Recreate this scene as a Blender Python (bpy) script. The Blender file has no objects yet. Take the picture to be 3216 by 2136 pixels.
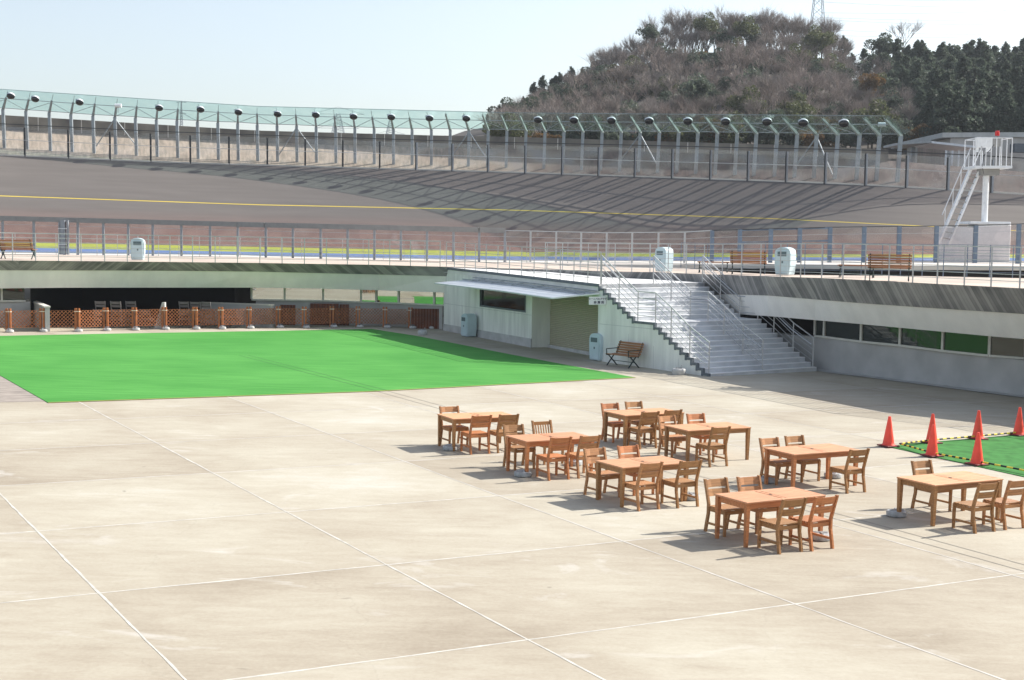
import bpy, math, random
import numpy as np
from mathutils import Vector, Matrix
random.seed(7); RNG = np.random.default_rng(7)
sc = bpy.context.scene
col = sc.collection
R = math.radians

# ------------------------------------------------------------------ camera
FPX, CX, CY = 4482.0, 1608.0, 1068.0      # focal length and centre in source pixels (3216 x 2136)
def basis(pitch, roll):
    fw = Vector((0, math.cos(pitch), -math.sin(pitch))); ri = Vector((1, 0, 0)); up = ri.cross(fw)
    return (ri*math.cos(roll)+up*math.sin(roll), -ri*math.sin(roll)+up*math.cos(roll), fw)
PITCH = math.atan((1068-724)/FPX); ROLL = R(0.70)
CR, CU, CF = basis(PITCH, ROLL)
CAM = Vector((0, 0, 4.8))
cd = bpy.data.cameras.new('camera'); co = bpy.data.objects.new('camera', cd); col.objects.link(co)
cd.sensor_width = 36; cd.lens = 36*FPX/3216; cd.clip_start = .5; cd.clip_end = 6000
m3 = Matrix((CR, CU, -CF)).transposed()
co.matrix_world = Matrix.Translation(CAM) @ m3.to_4x4()
sc.camera = co

# ------------------------------------------------------------------ sky, sun, exposure
SUN = Vector((.7447, .3161, .588)).normalized()
w = bpy.data.worlds.new('World'); sc.world = w; w.use_nodes = True
nt = w.node_tree; nt.nodes.clear()
sky = nt.nodes.new('ShaderNodeTexSky'); sky.sky_type = 'NISHITA'; sky.sun_disc = False
sky.sun_elevation = math.asin(SUN.z); sky.sun_rotation = math.atan2(SUN.x, SUN.y)
sky.air_density = 1.0; sky.dust_density = 1.6; sky.ozone_density = 1.0
bg = nt.nodes.new('ShaderNodeBackground'); bg.inputs[1].default_value = .130
wo = nt.nodes.new('ShaderNodeOutputWorld')
hsv = nt.nodes.new('ShaderNodeHueSaturation'); hsv.inputs['Saturation'].default_value = .66
nt.links.new(sky.outputs[0], hsv.inputs['Color']); nt.links.new(hsv.outputs[0], bg.inputs[0]); nt.links.new(bg.outputs[0], wo.inputs[0])
sl = bpy.data.lights.new('sun', 'SUN'); sl.energy = 5.0; sl.angle = R(.5); sl.color = (1, .95, .87)
so = bpy.data.objects.new('sun', sl); col.objects.link(so)
so.rotation_euler = SUN.to_track_quat('Z', 'Y').to_euler()
sc.view_settings.view_transform = 'Standard'; sc.view_settings.look = 'None'
sc.view_settings.exposure = .66; sc.view_settings.gamma = 1
sc.cycles.transparent_max_bounces = 24; sc.cycles.max_bounces = 6

# ------------------------------------------------------------------ measured geometry
def ray(px, py): return (CR*((px-CX)/FPX) + CU*((CY-py)/FPX) + CF)
def PY(px, py, Y):                                   # point seen at px,py at distance Y
    r = ray(px, py); return CAM + r*(Y/r.y)
def PZ(px, py, z):                                   # point seen at px,py at height z
    r = ray(px, py); return CAM + r*((z-CAM.z)/r.z)
# the plaza slopes slightly for drainage: its own frame
OR, OU, OF = basis(.0762, .0259)
MB_ = Matrix((CR, CU, CF)).transposed() @ Matrix((OR, OU, OF))
PLX, PLY, PLZ = MB_.col[0].copy(), MB_.col[1].copy(), MB_.col[2].copy()
PO = CAM - PLZ*4.8
PM = Matrix.Translation(PO) @ MB_.to_4x4()
PMI = PM.inverted()
def G(px, py, h=0.0):
    r = ray(px, py); t = (4.8-h)/(-(r.dot(PLZ))); return CAM + r*t
def GL(px, py, h=0.0): return PMI @ G(px, py, h)      # in plaza coordinates
def L2W(x, y, z=0): return PM @ Vector((x, y, z))
def ip(tab, x):
    xs = [t[0] for t in tab]
    return float(np.interp(x, xs, [t[1] for t in tab]))
def VP(p, q, px, py):                                 # on the vertical plane through p and q
    n = Vector((q.y-p.y, -(q.x-p.x), 0)); r = ray(px, py); return CAM + r*((p-CAM).dot(n)/r.dot(n))

# ------------------------------------------------------------------ materials
MATS = {}
def nodes(name):
    m = bpy.data.materials.new(name); m.use_nodes = True; t = m.node_tree
    MATS[name] = m
    return m, t, t.nodes['Principled BSDF']
def mat(name, c, rough=.7, metal=0, noise=0, scale=4, bump=0, spec=.4, c2=None, stretch=None, detail=4):
    m, t, b = nodes(name)
    b.inputs['Roughness'].default_value = rough; b.inputs['Metallic'].default_value = metal
    b.inputs['Specular IOR Level'].default_value = spec
    b.inputs['Base Color'].default_value = (*c, 1)
    if noise or bump or c2:
        tc = t.nodes.new('ShaderNodeTexCoord'); n = t.nodes.new('ShaderNodeTexNoise')
        n.inputs['Scale'].default_value = scale; n.inputs['Detail'].default_value = detail
        src = tc.outputs['Object']
        if stretch:
            mp = t.nodes.new('ShaderNodeMapping'); mp.inputs['Scale'].default_value = stretch
            t.links.new(src, mp.inputs[0]); src = mp.outputs[0]
        t.links.new(src, n.inputs['Vector'])
        cr = t.nodes.new('ShaderNodeValToRGB')
        a = c2 if c2 else tuple(x*(1-noise) for x in c)
        d = c if c2 else tuple(min(1, x*(1+noise)) for x in c)
        cr.color_ramp.elements[0].position = .32; cr.color_ramp.elements[0].color = (*a, 1)
        cr.color_ramp.elements[1].position = .68; cr.color_ramp.elements[1].color = (*d, 1)
        t.links.new(n.outputs[0], cr.inputs[0]); t.links.new(cr.outputs[0], b.inputs['Base Color'])
        if bump:
            bp = t.nodes.new('ShaderNodeBump'); bp.inputs['Strength'].default_value = bump
            bp.inputs['Distance'].default_value = .02
            t.links.new(n.outputs[0], bp.inputs['Height']); t.links.new(bp.outputs[0], b.inputs['Normal'])
    return m
def glass(name, tint, refl=.10, rough=.02, diffuse=0.0):
    m, t, b = nodes(name)
    out = t.nodes['Material Output']; t.nodes.remove(b)
    tr = t.nodes.new('ShaderNodeBsdfTransparent'); tr.inputs[0].default_value = (*tint, 1)
    gl = t.nodes.new('ShaderNodeBsdfGlossy'); gl.inputs[0].default_value = (1, 1, 1, 1); gl.inputs['Roughness'].default_value = rough
    fw_ = t.nodes.new('ShaderNodeLayerWeight'); fw_.inputs[0].default_value = .5; fr = t.nodes.new('ShaderNodeMath'); fr.operation = 'POWER'; fr.inputs[1].default_value = 4; t.links.new(fw_.outputs['Facing'], fr.inputs[0])
    mu = t.nodes.new('ShaderNodeMath'); mu.operation = 'MULTIPLY_ADD'; mu.inputs[1].default_value = .6; mu.inputs[2].default_value = refl
    t.links.new(fr.outputs[0], mu.inputs[0])
    if name != 'glass_canopy':                                      # slightly bent panes
        n = t.nodes.new('ShaderNodeTexNoise'); n.inputs['Scale'].default_value = .55; n.inputs['Detail'].default_value = 1
        g = t.nodes.new('ShaderNodeNewGeometry'); t.links.new(g.outputs['Position'], n.inputs['Vector'])
        bp = t.nodes.new('ShaderNodeBump'); bp.inputs['Strength'].default_value = .9; bp.inputs['Distance'].default_value = .12
        t.links.new(n.outputs[0], bp.inputs['Height']); t.links.new(bp.outputs[0], gl.inputs['Normal'])
    mx = t.nodes.new('ShaderNodeMixShader')
    t.links.new(mu.outputs[0], mx.inputs[0]); t.links.new(tr.outputs[0], mx.inputs[1]); t.links.new(gl.outputs[0], mx.inputs[2])
    last = mx
    if diffuse:
        df = t.nodes.new('ShaderNodeBsdfDiffuse'); df.inputs[0].default_value = (.62, .56, .54, 1)
        m2 = t.nodes.new('ShaderNodeMixShader'); m2.inputs[0].default_value = diffuse
        t.links.new(mx.outputs[0], m2.inputs[1]); t.links.new(df.outputs[0], m2.inputs[2]); last = m2
    t.links.new(last.outputs[0], out.inputs[0])
    return m
mat('steel', (.50, .51, .52), .38, .6, .08, 9)
mat('post_grey', (.33, .35, .38), .55, .3, .1, 5)
mat('post_blue', (.17, .22, .29), .5, .2, .1, 5)
mat('rail_grey', (.27, .27, .265), .5, .2, .1, 3)
mat('post_dark', (.035, .038, .042), .5, .2)
mat('galv', (.29, .325, .35), .5, .4, .14, 4)
mat('galv_green', (.27, .32, .31), .5, .3, .14, 4)
mat('white_paint', (.78, .80, .82), .45, 0, .05, 5)
mat('bin_white', (.52, .64, .68), .4, 0, .05, 3)
mat('bin_dark', (.10, .15, .17), .4)
mat('lamp_dark', (.012, .012, .014), .12, 0, spec=.6)
mat('lamp_white', (.75, .78, .80), .35)
mat('cone_red', (.92, .085, .05), .42, 0, .08, 6)
mat('cone_base', (.16, .028, .028), .7, 0, .2, 6)
mat('black', (.012, .012, .014), .5)
mat('iron_green', (.018, .038, .038), .45, .2)
mat('red_lamp', (.55, .01, .01), .2)
mat('weight', (.36, .37, .37), .6, 0, .25, 14, .2)
mat('weight_white', (.50, .50, .49), .6, 0, .1, 8)
mat('lattice', (.36, .13, .05), .65, 0, .3, 7)
mat('lattice_post', (.38, .13, .045), .6, 0, .2, 7)
mat('board_red', (.13, .04, .018), .7, 0, .3, 2.5)
mat('cap', (.85, .75, .60), .6)
mat('wall_paint', (.78, .78, .74), .75, 0, .13, 1.3, .1, stretch=(2.2, 2.2, .3), detail=7)
mat('band', (.88, .855, .80), .7, 0, .05, .7, stretch=(3, 3, .3))
mat('plinth', (.50, .50, .49), .8, 0, .15, 2)
mat('edge_grey', (.13, .15, .17), .7, 0, .15, 5)
mat('wall_con', (.43, .425, .41), .85, 0, .11, 1.2, .2)
mat('shade_paint', (.014, .014, .015), .9)  # near-black colour standing in for the deep shade under the deck
mat('slab', (.74, .73, .71), .75, 0, .08, 1.5)
mat('stair', (.62, .635, .65), .75, 0, .14, 1.4, detail=8)
mat('awning', (.66, .70, .74), .35, .5, .06, 3)
mat('window_dark', (.012, .014, .014), .06, 0, spec=.8)
mat('frame', (.62, .61, .55), .5, 0, .08, 4)
mat('cable', (.10, .10, .11), .5, .5)
mat('green_bark', (.10, .085, .065), .9, 0, .3, 6)
mat('bark', (.10, .08, .068), .9, 0, .25, 3)
mat('twig', (.29, .25, .225), .9, 0, .25, .35)
mat('twig_red', (.28, .23, .205), .9, 0, .25, .35)
mat('leaf_dark', (.075, .098, .070), .7, 0, .45, .8)
mat('leaf_olive', (.088, .10, .045), .6, 0, .5, .8)
mat('leaf_grey', (.095, .118, .085), .6, 0, .4, .8)
mat('leaf_rust', (.15, .09, .035), .7, 0, .4, .8)
for nm in ('leaf_dark', 'leaf_olive', 'leaf_grey', 'leaf_rust'):
    t = MATS[nm].node_tree; b = t.nodes['Principled BSDF']; tl = t.nodes.new('ShaderNodeBsdfTranslucent'); mx = t.nodes.new('ShaderNodeMixShader'); mx.inputs[0].default_value = .45
    t.links.new(b.inputs['Base Color'].links[0].from_socket, tl.inputs[0]); t.links.new(b.outputs[0], mx.inputs[1]); t.links.new(tl.outputs[0], mx.inputs[2]); t.links.new(mx.outputs[0], t.nodes['Material Output'].inputs[0])
mat('hill', (.075, .067, .058), .95, 0, .4, .08)
mat('wallrim', (.27, .245, .21), .9, 0, .35, .45, .3, c2=(.125, .115, .105), detail=8)
mat('walkway', (.50, .42, .355), .85, 0, .14, .35, .05)
mat('apron', (.60, .57, .52), .8, 0, .12, .5)
mat('roof_grey', (.40, .42, .42), .6, .2, .1, 2)
mat('wood_wall', (.20, .17, .15), .85, 0, .3, 2, stretch=(6, 6, .2))
mat('ground_far', (.20, .18, .15), .95, 0, .3, .05)
mat('joint', (.53, .51, .46), .8, 0, .18, 5)
mat('joint_soft', (.52, .495, .45), .8, 0, .15, 3)
mat('drain', (.22, .20, .17), .7, .2)
mat('carpet_worn', (.060, .20, .055), .95, 0, .22, 3, .3, spec=.1)
mat('seam', (.022, .10, .022), .9)
mat('patch', (.30, .26, .225), .85, 0, .3, 1.5, stretch=(1, 3, 1))
mat('carpet_edge', (.42, .33, .10), .9)
mat('paint_white', (.85, .85, .85), .6)
glass('glass_fence', (.91, .90, .905), .05, diffuse=.03)
glass('glass_inner', (.93, .90, .895), .04, diffuse=.03)
glass('glass_canopy', (.82, .915, .905), .03, diffuse=.045)

def wood(name, c):
    m, t, b = nodes(name); b.inputs['Roughness'].default_value = .55; b.inputs['Specular IOR Level'].default_value = .35
    tc = t.nodes.new('ShaderNodeTexCoord'); mp = t.nodes.new('ShaderNodeMapping'); mp.inputs['Scale'].default_value = (2, 26, 26)
    n = t.nodes.new('ShaderNodeTexNoise'); n.inputs['Scale'].default_value = 1.6; n.inputs['Detail'].default_value = 5
    oi = t.nodes.new('ShaderNodeObjectInfo')
    t.links.new(tc.outputs['Object'], mp.inputs[0]); t.links.new(mp.outputs[0], n.inputs['Vector'])
    cr = t.nodes.new('ShaderNodeValToRGB')
    cr.color_ramp.elements[0].position = .3; cr.color_ramp.elements[0].color = (*[x*.72 for x in c], 1)
    cr.color_ramp.elements[1].position = .7; cr.color_ramp.elements[1].color = (*[min(1, x*1.18) for x in c], 1)
    hs = t.nodes.new('ShaderNodeHueSaturation'); mr = t.nodes.new('ShaderNodeMapRange')
    mr.inputs[3].default_value = .86; mr.inputs[4].default_value = 1.12
    t.links.new(oi.outputs['Random'], mr.inputs[0]); t.links.new(mr.outputs[0], hs.inputs['Value'])
    t.links.new(n.outputs[0], cr.inputs[0]); t.links.new(cr.outputs[0], hs.inputs['Color']); t.links.new(hs.outputs[0], b.inputs['Base Color'])
wood('wood_red', (.50, .195, .075)); wood('wood_brown', (.37, .185, .072)); wood('wood_tan', (.45, .215, .09))
wood('wood_bench', (.36, .165, .075)); wood('wood_grey', (.16, .15, .15))
wood('top_red', (.64, .315, .165)); wood('top_tan', (.62, .32, .165))

def boards(name, ang_mix=True):                       # board-marked concrete, boards leaning in groups
    m, t, b = nodes(name); b.inputs['Roughness'].default_value = .9
    uv = t.nodes.new('ShaderNodeUVMap'); sp = t.nodes.new('ShaderNodeSeparateXYZ'); t.links.new(uv.outputs[0], sp.inputs[0])
    def mth(op, a, c=None, v=None):
        n = t.nodes.new('ShaderNodeMath'); n.operation = op
        t.links.new(a, n.inputs[0])
        if c is not None: t.links.new(c, n.inputs[1])
        if v is not None: n.inputs[1].default_value = v
        return n.outputs[0]
    grp = mth('FLOOR', mth('DIVIDE', sp.outputs[0], v=6.3))
    wn = t.nodes.new('ShaderNodeTexWhiteNoise'); wn.noise_dimensions = '1D'; t.links.new(grp, wn.inputs['W'])
    sgn = mth('SUBTRACT', mth('MULTIPLY', mth('GREATER_THAN', wn.outputs['Value'], v=.80), v=-.95), v=-.5)
    u = mth('ADD', sp.outputs[0], mth('MULTIPLY', sp.outputs[1], sgn))
    idx = mth('FLOOR', mth('MULTIPLY', u, v=6.5))
    w2 = t.nodes.new('ShaderNodeTexWhiteNoise'); w2.noise_dimensions = '1D'; t.links.new(idx, w2.inputs['W'])
    fr = mth('FRACT', mth('MULTIPLY', u, v=6.5)); gap = mth('GREATER_THAN', fr, v=.10)
    n = t.nodes.new('ShaderNodeTexNoise'); n.inputs['Scale'].default_value = .6; n.inputs['Detail'].default_value = 6
    t.links.new(uv.outputs[0], n.inputs['Vector'])
    s = mth('ADD', mth('MULTIPLY', w2.outputs['Value'], v=.45), n.outputs[0])
    cr = t.nodes.new('ShaderNodeValToRGB'); cr.color_ramp.elements[0].position = .35; cr.color_ramp.elements[0].color = (.12, .122, .125, 1)
    cr.color_ramp.elements[1].position = 1.0; cr.color_ramp.elements[1].color = (.40, .385, .37, 1)
    t.links.new(s, cr.inputs[0])
    mx = t.nodes.new('ShaderNodeMix'); mx.data_type = 'RGBA'; mx.blend_type = 'MULTIPLY'; mx.inputs[0].default_value = 1
    t.links.new(cr.outputs[0], mx.inputs[6])
    g2 = t.nodes.new('ShaderNodeMapRange'); g2.inputs[3].default_value = .6; g2.inputs[4].default_value = 1; t.links.new(gap, g2.inputs[0])
    t.links.new(g2.outputs[0], mx.inputs[7]); t.links.new(mx.outputs[2], b.inputs['Base Color'])
boards('boards')

def plaza_mat():
    m, t, b = nodes('plaza'); b.inputs['Roughness'].default_value = .85; b.inputs['Specular IOR Level'].default_value = .25
    ang, a, c, ox, oy = .5087, .8429*4.8, .8529*4.8, -1.5078*4.8, 4.5191*4.8
    tc = t.nodes.new('ShaderNodeTexCoord')
    mp = t.nodes.new('ShaderNodeMapping'); mp.vector_type = 'TEXTURE'
    mp.inputs['Location'].default_value = (ox, oy, 0); mp.inputs['Rotation'].default_value = (0, 0, ang); mp.inputs['Scale'].default_value = (a, c, 1)
    t.links.new(tc.outputs['Object'], mp.inputs[0])
    fl = t.nodes.new('ShaderNodeVectorMath'); fl.operation = 'FLOOR'; t.links.new(mp.outputs[0], fl.inputs[0])
    frc = t.nodes.new('ShaderNodeVectorMath'); frc.operation = 'FRACTION'; t.links.new(mp.outputs[0], frc.inputs[0])
    wn = t.nodes.new('ShaderNodeTexWhiteNoise'); wn.noise_dimensions = '2D'; t.links.new(fl.outputs[0], wn.inputs['Vector'])
    def noise(scale, detail, rough=.55, st=None, dist=0):
        n = t.nodes.new('ShaderNodeTexNoise'); n.inputs['Scale'].default_value = scale; n.inputs['Detail'].default_value = detail
        n.inputs['Roughness'].default_value = rough; n.inputs['Distortion'].default_value = dist
        s = tc.outputs['Object']
        if st:
            q = t.nodes.new('ShaderNodeMapping'); q.inputs['Scale'].default_value = st; q.inputs['Rotation'].default_value = (0, 0, -.5); t.links.new(s, q.inputs[0]); s = q.outputs[0]
        t.links.new(s, n.inputs['Vector']); return n.outputs[0]
    def mth(op, x, y=None, v=None):
        n = t.nodes.new('ShaderNodeMath'); n.operation = op; t.links.new(x, n.inputs[0])
        if y is not None: t.links.new(y, n.inputs[1])
        if v is not None: n.inputs[1].default_value = v
        return n.outputs[0]
    big = noise(.35, 5, .6, dist=.6); mid = noise(1.7, 6, .65, (1, 2.2, 1), .4); fine = noise(16, 6, .7); streak = noise(.8, 6, .7, (.35, 3.0, 1), .5)
    sp = t.nodes.new('ShaderNodeSeparateXYZ'); t.links.new(frc.outputs[0], sp.inputs[0])
    def edge(o):   # 0 at the joint, .5 in the middle
        return mth('MINIMUM', o, mth('MULTIPLY_ADD', o, v=-1))
    def inv(o):
        n = t.nodes.new('ShaderNodeMath'); n.operation = 'SUBTRACT'; n.inputs[0].default_value = 1; t.links.new(o, n.inputs[1]); return n.outputs[0]
    e = mth('MINIMUM', mth('MINIMUM', sp.outputs[0], inv(sp.outputs[0])), mth('MINIMUM', sp.outputs[1], inv(sp.outputs[1])))
    s = mth('ADD', mth('MULTIPLY', big, v=.75), mth('MULTIPLY', mid, v=.55))
    s = mth('ADD', s, mth('MULTIPLY', streak, v=.46)); s = mth('ADD', s, mth('MULTIPLY', fine, v=.5))
    s = mth('ADD', s, mth('MULTIPLY', wn.outputs['Value'], v=.34)); s = mth('ADD', s, mth('MULTIPLY', e, v=.42))
    cr = t.nodes.new('ShaderNodeValToRGB'); k = cr.color_ramp.elements
    k[0].position = .0; k[0].color = (.29, .245, .187, 1); k[1].position = 1; k[1].color = (.54, .52, .47, 1)
    e2 = k.new(.32); e2.color = (.378, .333, .262, 1); e3 = k.new(.62); e3.color = (.45, .415, .335, 1)
    mr = t.nodes.new('ShaderNodeMapRange'); mr.inputs[1].default_value = .92; mr.inputs[2].default_value = 1.98
    t.links.new(s, mr.inputs[0]); t.links.new(mr.outputs[0], cr.inputs[0])
    wob = t.nodes.new('ShaderNodeTexNoise'); wob.inputs['Scale'].default_value = 1.2; wob.inputs['Detail'].default_value = 6; t.links.new(tc.outputs['Object'], wob.inputs['Vector'])
    va = t.nodes.new('ShaderNodeVectorMath'); va.operation = 'MULTIPLY_ADD'; va.inputs[1].default_value = (.9, .9, 0); t.links.new(wob.outputs['Color'], va.inputs[0]); t.links.new(tc.outputs['Object'], va.inputs[2])
    vo = t.nodes.new('ShaderNodeTexVoronoi'); vo.feature = 'DISTANCE_TO_EDGE'; vo.inputs['Scale'].default_value = .23; t.links.new(va.outputs[0], vo.inputs['Vector'])
    ck = t.nodes.new('ShaderNodeMapRange'); ck.inputs[1].default_value = .0006; ck.inputs[2].default_value = .0022; ck.inputs[3].default_value = .94; ck.inputs[4].default_value = 1; t.links.new(vo.outputs['Distance'], ck.inputs[0])
    v2 = t.nodes.new('ShaderNodeTexVoronoi'); v2.inputs['Scale'].default_value = .8; t.links.new(va.outputs[0], v2.inputs['Vector'])
    dk = t.nodes.new('ShaderNodeMapRange'); dk.inputs[1].default_value = .018; dk.inputs[2].default_value = .05; dk.inputs[3].default_value = .72; dk.inputs[4].default_value = 1; t.links.new(v2.outputs['Distance'], dk.inputs[0])
    mm = mth('MULTIPLY', ck.outputs[0], dk.outputs[0])
    wp_ = t.nodes.new('ShaderNodeMapRange'); wp_.inputs[1].default_value = .60; wp_.inputs[2].default_value = .72; wp_.inputs[4].default_value = .55; t.links.new(noise(.42, 7, .62, (1, 1.7, 1), 1.2), wp_.inputs[0])
    wh = t.nodes.new('ShaderNodeMix'); wh.data_type = 'RGBA'; wh.inputs[7].default_value = (.56, .54, .50, 1); t.links.new(wp_.outputs[0], wh.inputs[0]); t.links.new(cr.outputs[0], wh.inputs[6])
    mu = t.nodes.new('ShaderNodeMix'); mu.data_type = 'RGBA'; mu.blend_type = 'MULTIPLY'; mu.inputs[0].default_value = 1
    t.links.new(wh.outputs[2], mu.inputs[6]); t.links.new(mm, mu.inputs[7]); t.links.new(mu.outputs[2], b.inputs['Base Color'])
    bp = t.nodes.new('ShaderNodeBump'); bp.inputs['Strength'].default_value = .15; bp.inputs['Distance'].default_value = .01
    t.links.new(fine, bp.inputs['Height']); t.links.new(bp.outputs[0], b.inputs['Normal'])
plaza_mat()

def carpet_mat():
    m, t, b = nodes('carpet'); b.inputs['Roughness'].default_value = .95; b.inputs['Specular IOR Level'].default_value = .1
    tc = t.nodes.new('ShaderNodeTexCoord')
    def nz(s, d, st=None):
        n = t.nodes.new('ShaderNodeTexNoise'); n.inputs['Scale'].default_value = s; n.inputs['Detail'].default_value = d
        src = tc.outputs['Object']
        if st:
            q = t.nodes.new('ShaderNodeMapping'); q.inputs['Scale'].default_value = st; q.inputs['Rotation'].default_value = (0, 0, .5); t.links.new(src, q.inputs[0]); src = q.outputs[0]
        t.links.new(src, n.inputs['Vector']); return n.outputs[0]
    a = t.nodes.new('ShaderNodeMath'); a.operation = 'ADD'; t.links.new(nz(.22, 6), a.inputs[0]); t.links.new(nz(1.1, 6, (.5, 4, 1)), a.inputs[1])
    a2 = t.nodes.new('ShaderNodeMath'); a2.operation = 'MULTIPLY_ADD'; a2.inputs[1].default_value = .35; t.links.new(nz(45, 3), a2.inputs[0]); t.links.new(a.outputs[0], a2.inputs[2])
    cr = t.nodes.new('ShaderNodeValToRGB'); k = cr.color_ramp.elements
    k[0].position = .78; k[0].color = (.055, .235, .045, 1); k[1].position = 1.0; k[1].color = (.095, .32, .070, 1)
    mr = t.nodes.new('ShaderNodeMapRange'); mr.inputs[1].default_value = .0; mr.inputs[2].default_value = 1.5
    t.links.new(a2.outputs[0], mr.inputs[0]); t.links.new(mr.outputs[0], cr.inputs[0]); t.links.new(cr.outputs[0], b.inputs['Base Color'])
    k[0].position = .62; k[1].position = .95
    bp = t.nodes.new('ShaderNodeBump'); bp.inputs['Strength'].default_value = .4; bp.inputs['Distance'].default_value = .01
    t.links.new(nz(45, 3), bp.inputs['Height']); t.links.new(bp.outputs[0], b.inputs['Normal'])
carpet_mat()

def track_mat():
    m, t, b = nodes('track'); b.inputs['Roughness'].default_value = .8; b.inputs['Specular IOR Level'].default_value = .3
    uv = t.nodes.new('ShaderNodeUVMap'); sp = t.nodes.new('ShaderNodeSeparateXYZ'); t.links.new(uv.outputs[0], sp.inputs[0])
    cr = t.nodes.new('ShaderNodeValToRGB'); cr.color_ramp.interpolation = 'CONSTANT'; k = cr.color_ramp.elements
    k[0].position = 0; k[0].color = (.15, .27, .55, 1); k[1].position = .05; k[1].color = (.42, .50, .07, 1)
    e = k.new(.10); e.color = (.215, .125, .105, 1)
    e = k.new(.4955); e.color = (.62, .48, .06, 1); e = k.new(.503); e.color = (.148, .133, .123, 1)
    sm = t.nodes.new('ShaderNodeValToRGB'); j = sm.color_ramp.elements           # worn red lane fading into the grey
    j[0].position = .12; j[0].color = (.215, .125, .105, 1); j[1].position = .42; j[1].color = (.148, .133, .123, 1)
    t.links.new(sp.outputs[1], cr.inputs[0]); t.links.new(sp.outputs[1], sm.inputs[0])
    c1 = t.nodes.new('ShaderNodeMath'); c1.operation = 'GREATER_THAN'; c1.inputs[1].default_value = .10; t.links.new(sp.outputs[1], c1.inputs[0])
    c2 = t.nodes.new('ShaderNodeMath'); c2.operation = 'LESS_THAN'; c2.inputs[1].default_value = .4955; t.links.new(sp.outputs[1], c2.inputs[0])
    c3 = t.nodes.new('ShaderNodeMath'); c3.operation = 'MULTIPLY'; t.links.new(c1.outputs[0], c3.inputs[0]); t.links.new(c2.outputs[0], c3.inputs[1])
    mx = t.nodes.new('ShaderNodeMix'); mx.data_type = 'RGBA'; t.links.new(c3.outputs[0], mx.inputs[0]); t.links.new(cr.outputs[0], mx.inputs[6]); t.links.new(sm.outputs[0], mx.inputs[7])
    mp = t.nodes.new('ShaderNodeMapping'); mp.inputs['Scale'].default_value = (.12, 14, 1); t.links.new(uv.outputs[0], mp.inputs[0])
    n = t.nodes.new('ShaderNodeTexNoise'); n.inputs['Scale'].default_value = 1.6; n.inputs['Detail'].default_value = 7; t.links.new(mp.outputs[0], n.inputs['Vector'])
    mr = t.nodes.new('ShaderNodeMapRange'); mr.inputs[1].default_value = .3; mr.inputs[2].default_value = .7; mr.inputs[3].default_value = .90; mr.inputs[4].default_value = 1.08
    t.links.new(n.outputs[0], mr.inputs[0])
    m2 = t.nodes.new('ShaderNodeMix'); m2.data_type = 'RGBA'; m2.blend_type = 'MULTIPLY'; m2.inputs[0].default_value = 1
    t.links.new(mx.outputs[2], m2.inputs[6]); t.links.new(mr.outputs[0], m2.inputs[7]); t.links.new(m2.outputs[2], b.inputs['Base Color'])
track_mat()

def grass_mat():
    m, t, b = nodes('dry_grass'); b.inputs['Roughness'].default_value = .95
    uv = t.nodes.new('ShaderNodeUVMap'); mp = t.nodes.new('ShaderNodeMapping'); mp.inputs['Scale'].default_value = (2.6, .35, 1); t.links.new(uv.outputs[0], mp.inputs[0])
    n = t.nodes.new('ShaderNodeTexNoise'); n.inputs['Scale'].default_value = 1.5; n.inputs['Detail'].default_value = 6; n.inputs['Distortion'].default_value = .3; t.links.new(mp.outputs[0], n.inputs['Vector'])
    cr = t.nodes.new('ShaderNodeValToRGB'); k = cr.color_ramp.elements
    k[0].position = .3; k[0].color = (.24, .215, .17, 1); k[1].position = .7; k[1].color = (.50, .42, .33, 1)
    t.links.new(n.outputs[0], cr.inputs[0])
    c2 = t.nodes.new('ShaderNodeValToRGB'); j = c2.color_ramp.elements            # low brown planting on the right half of the bank
    j[0].position = .3; j[0].color = (.04, .031, .030, 1); j[1].position = .7; j[1].color = (.105, .08, .073, 1); t.links.new(n.outputs[0], c2.inputs[0])
    sp = t.nodes.new('ShaderNodeSeparateXYZ'); t.links.new(uv.outputs[0], sp.inputs[0])
    ma = t.nodes.new('ShaderNodeMath'); ma.operation = 'MULTIPLY_ADD'; ma.inputs[1].default_value = 9; t.links.new(n.outputs[0], ma.inputs[0]); t.links.new(sp.outputs[0], ma.inputs[2])
    mr = t.nodes.new('ShaderNodeMapRange'); mr.inputs[1].default_value = GRX; mr.inputs[2].default_value = GRX+9; t.links.new(ma.outputs[0], mr.inputs[0])
    mx = t.nodes.new('ShaderNodeMix'); mx.data_type = 'RGBA'; t.links.new(mr.outputs[0], mx.inputs[0]); t.links.new(cr.outputs[0], mx.inputs[6]); t.links.new(c2.outputs[0], mx.inputs[7])
    t.links.new(mx.outputs[2], b.inputs['Base Color'])
GRX = 56.0
grass_mat()

def shutter_mat():
    m, t, b = nodes('shutter'); b.inputs['Roughness'].default_value = .5
    tc = t.nodes.new('ShaderNodeTexCoord'); wv = t.nodes.new('ShaderNodeTexWave'); wv.bands_direction = 'Z'; wv.inputs['Scale'].default_value = 4.2
    wv.inputs['Distortion'].default_value = 0
    t.links.new(tc.outputs['Object'], wv.inputs['Vector'])
    cr = t.nodes.new('ShaderNodeValToRGB'); cr.color_ramp.elements[0].color = (.36, .33, .23, 1); cr.color_ramp.elements[1].color = (.50, .46, .34, 1)
    t.links.new(wv.outputs[0], cr.inputs[0]); t.links.new(cr.outputs[0], b.inputs['Base Color'])
    bp = t.nodes.new('ShaderNodeBump'); bp.inputs['Strength'].default_value = .8; bp.inputs['Distance'].default_value = .02
    t.links.new(wv.outputs[0], bp.inputs['Height']); t.links.new(bp.outputs[0], b.inputs['Normal'])
shutter_mat()
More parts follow.
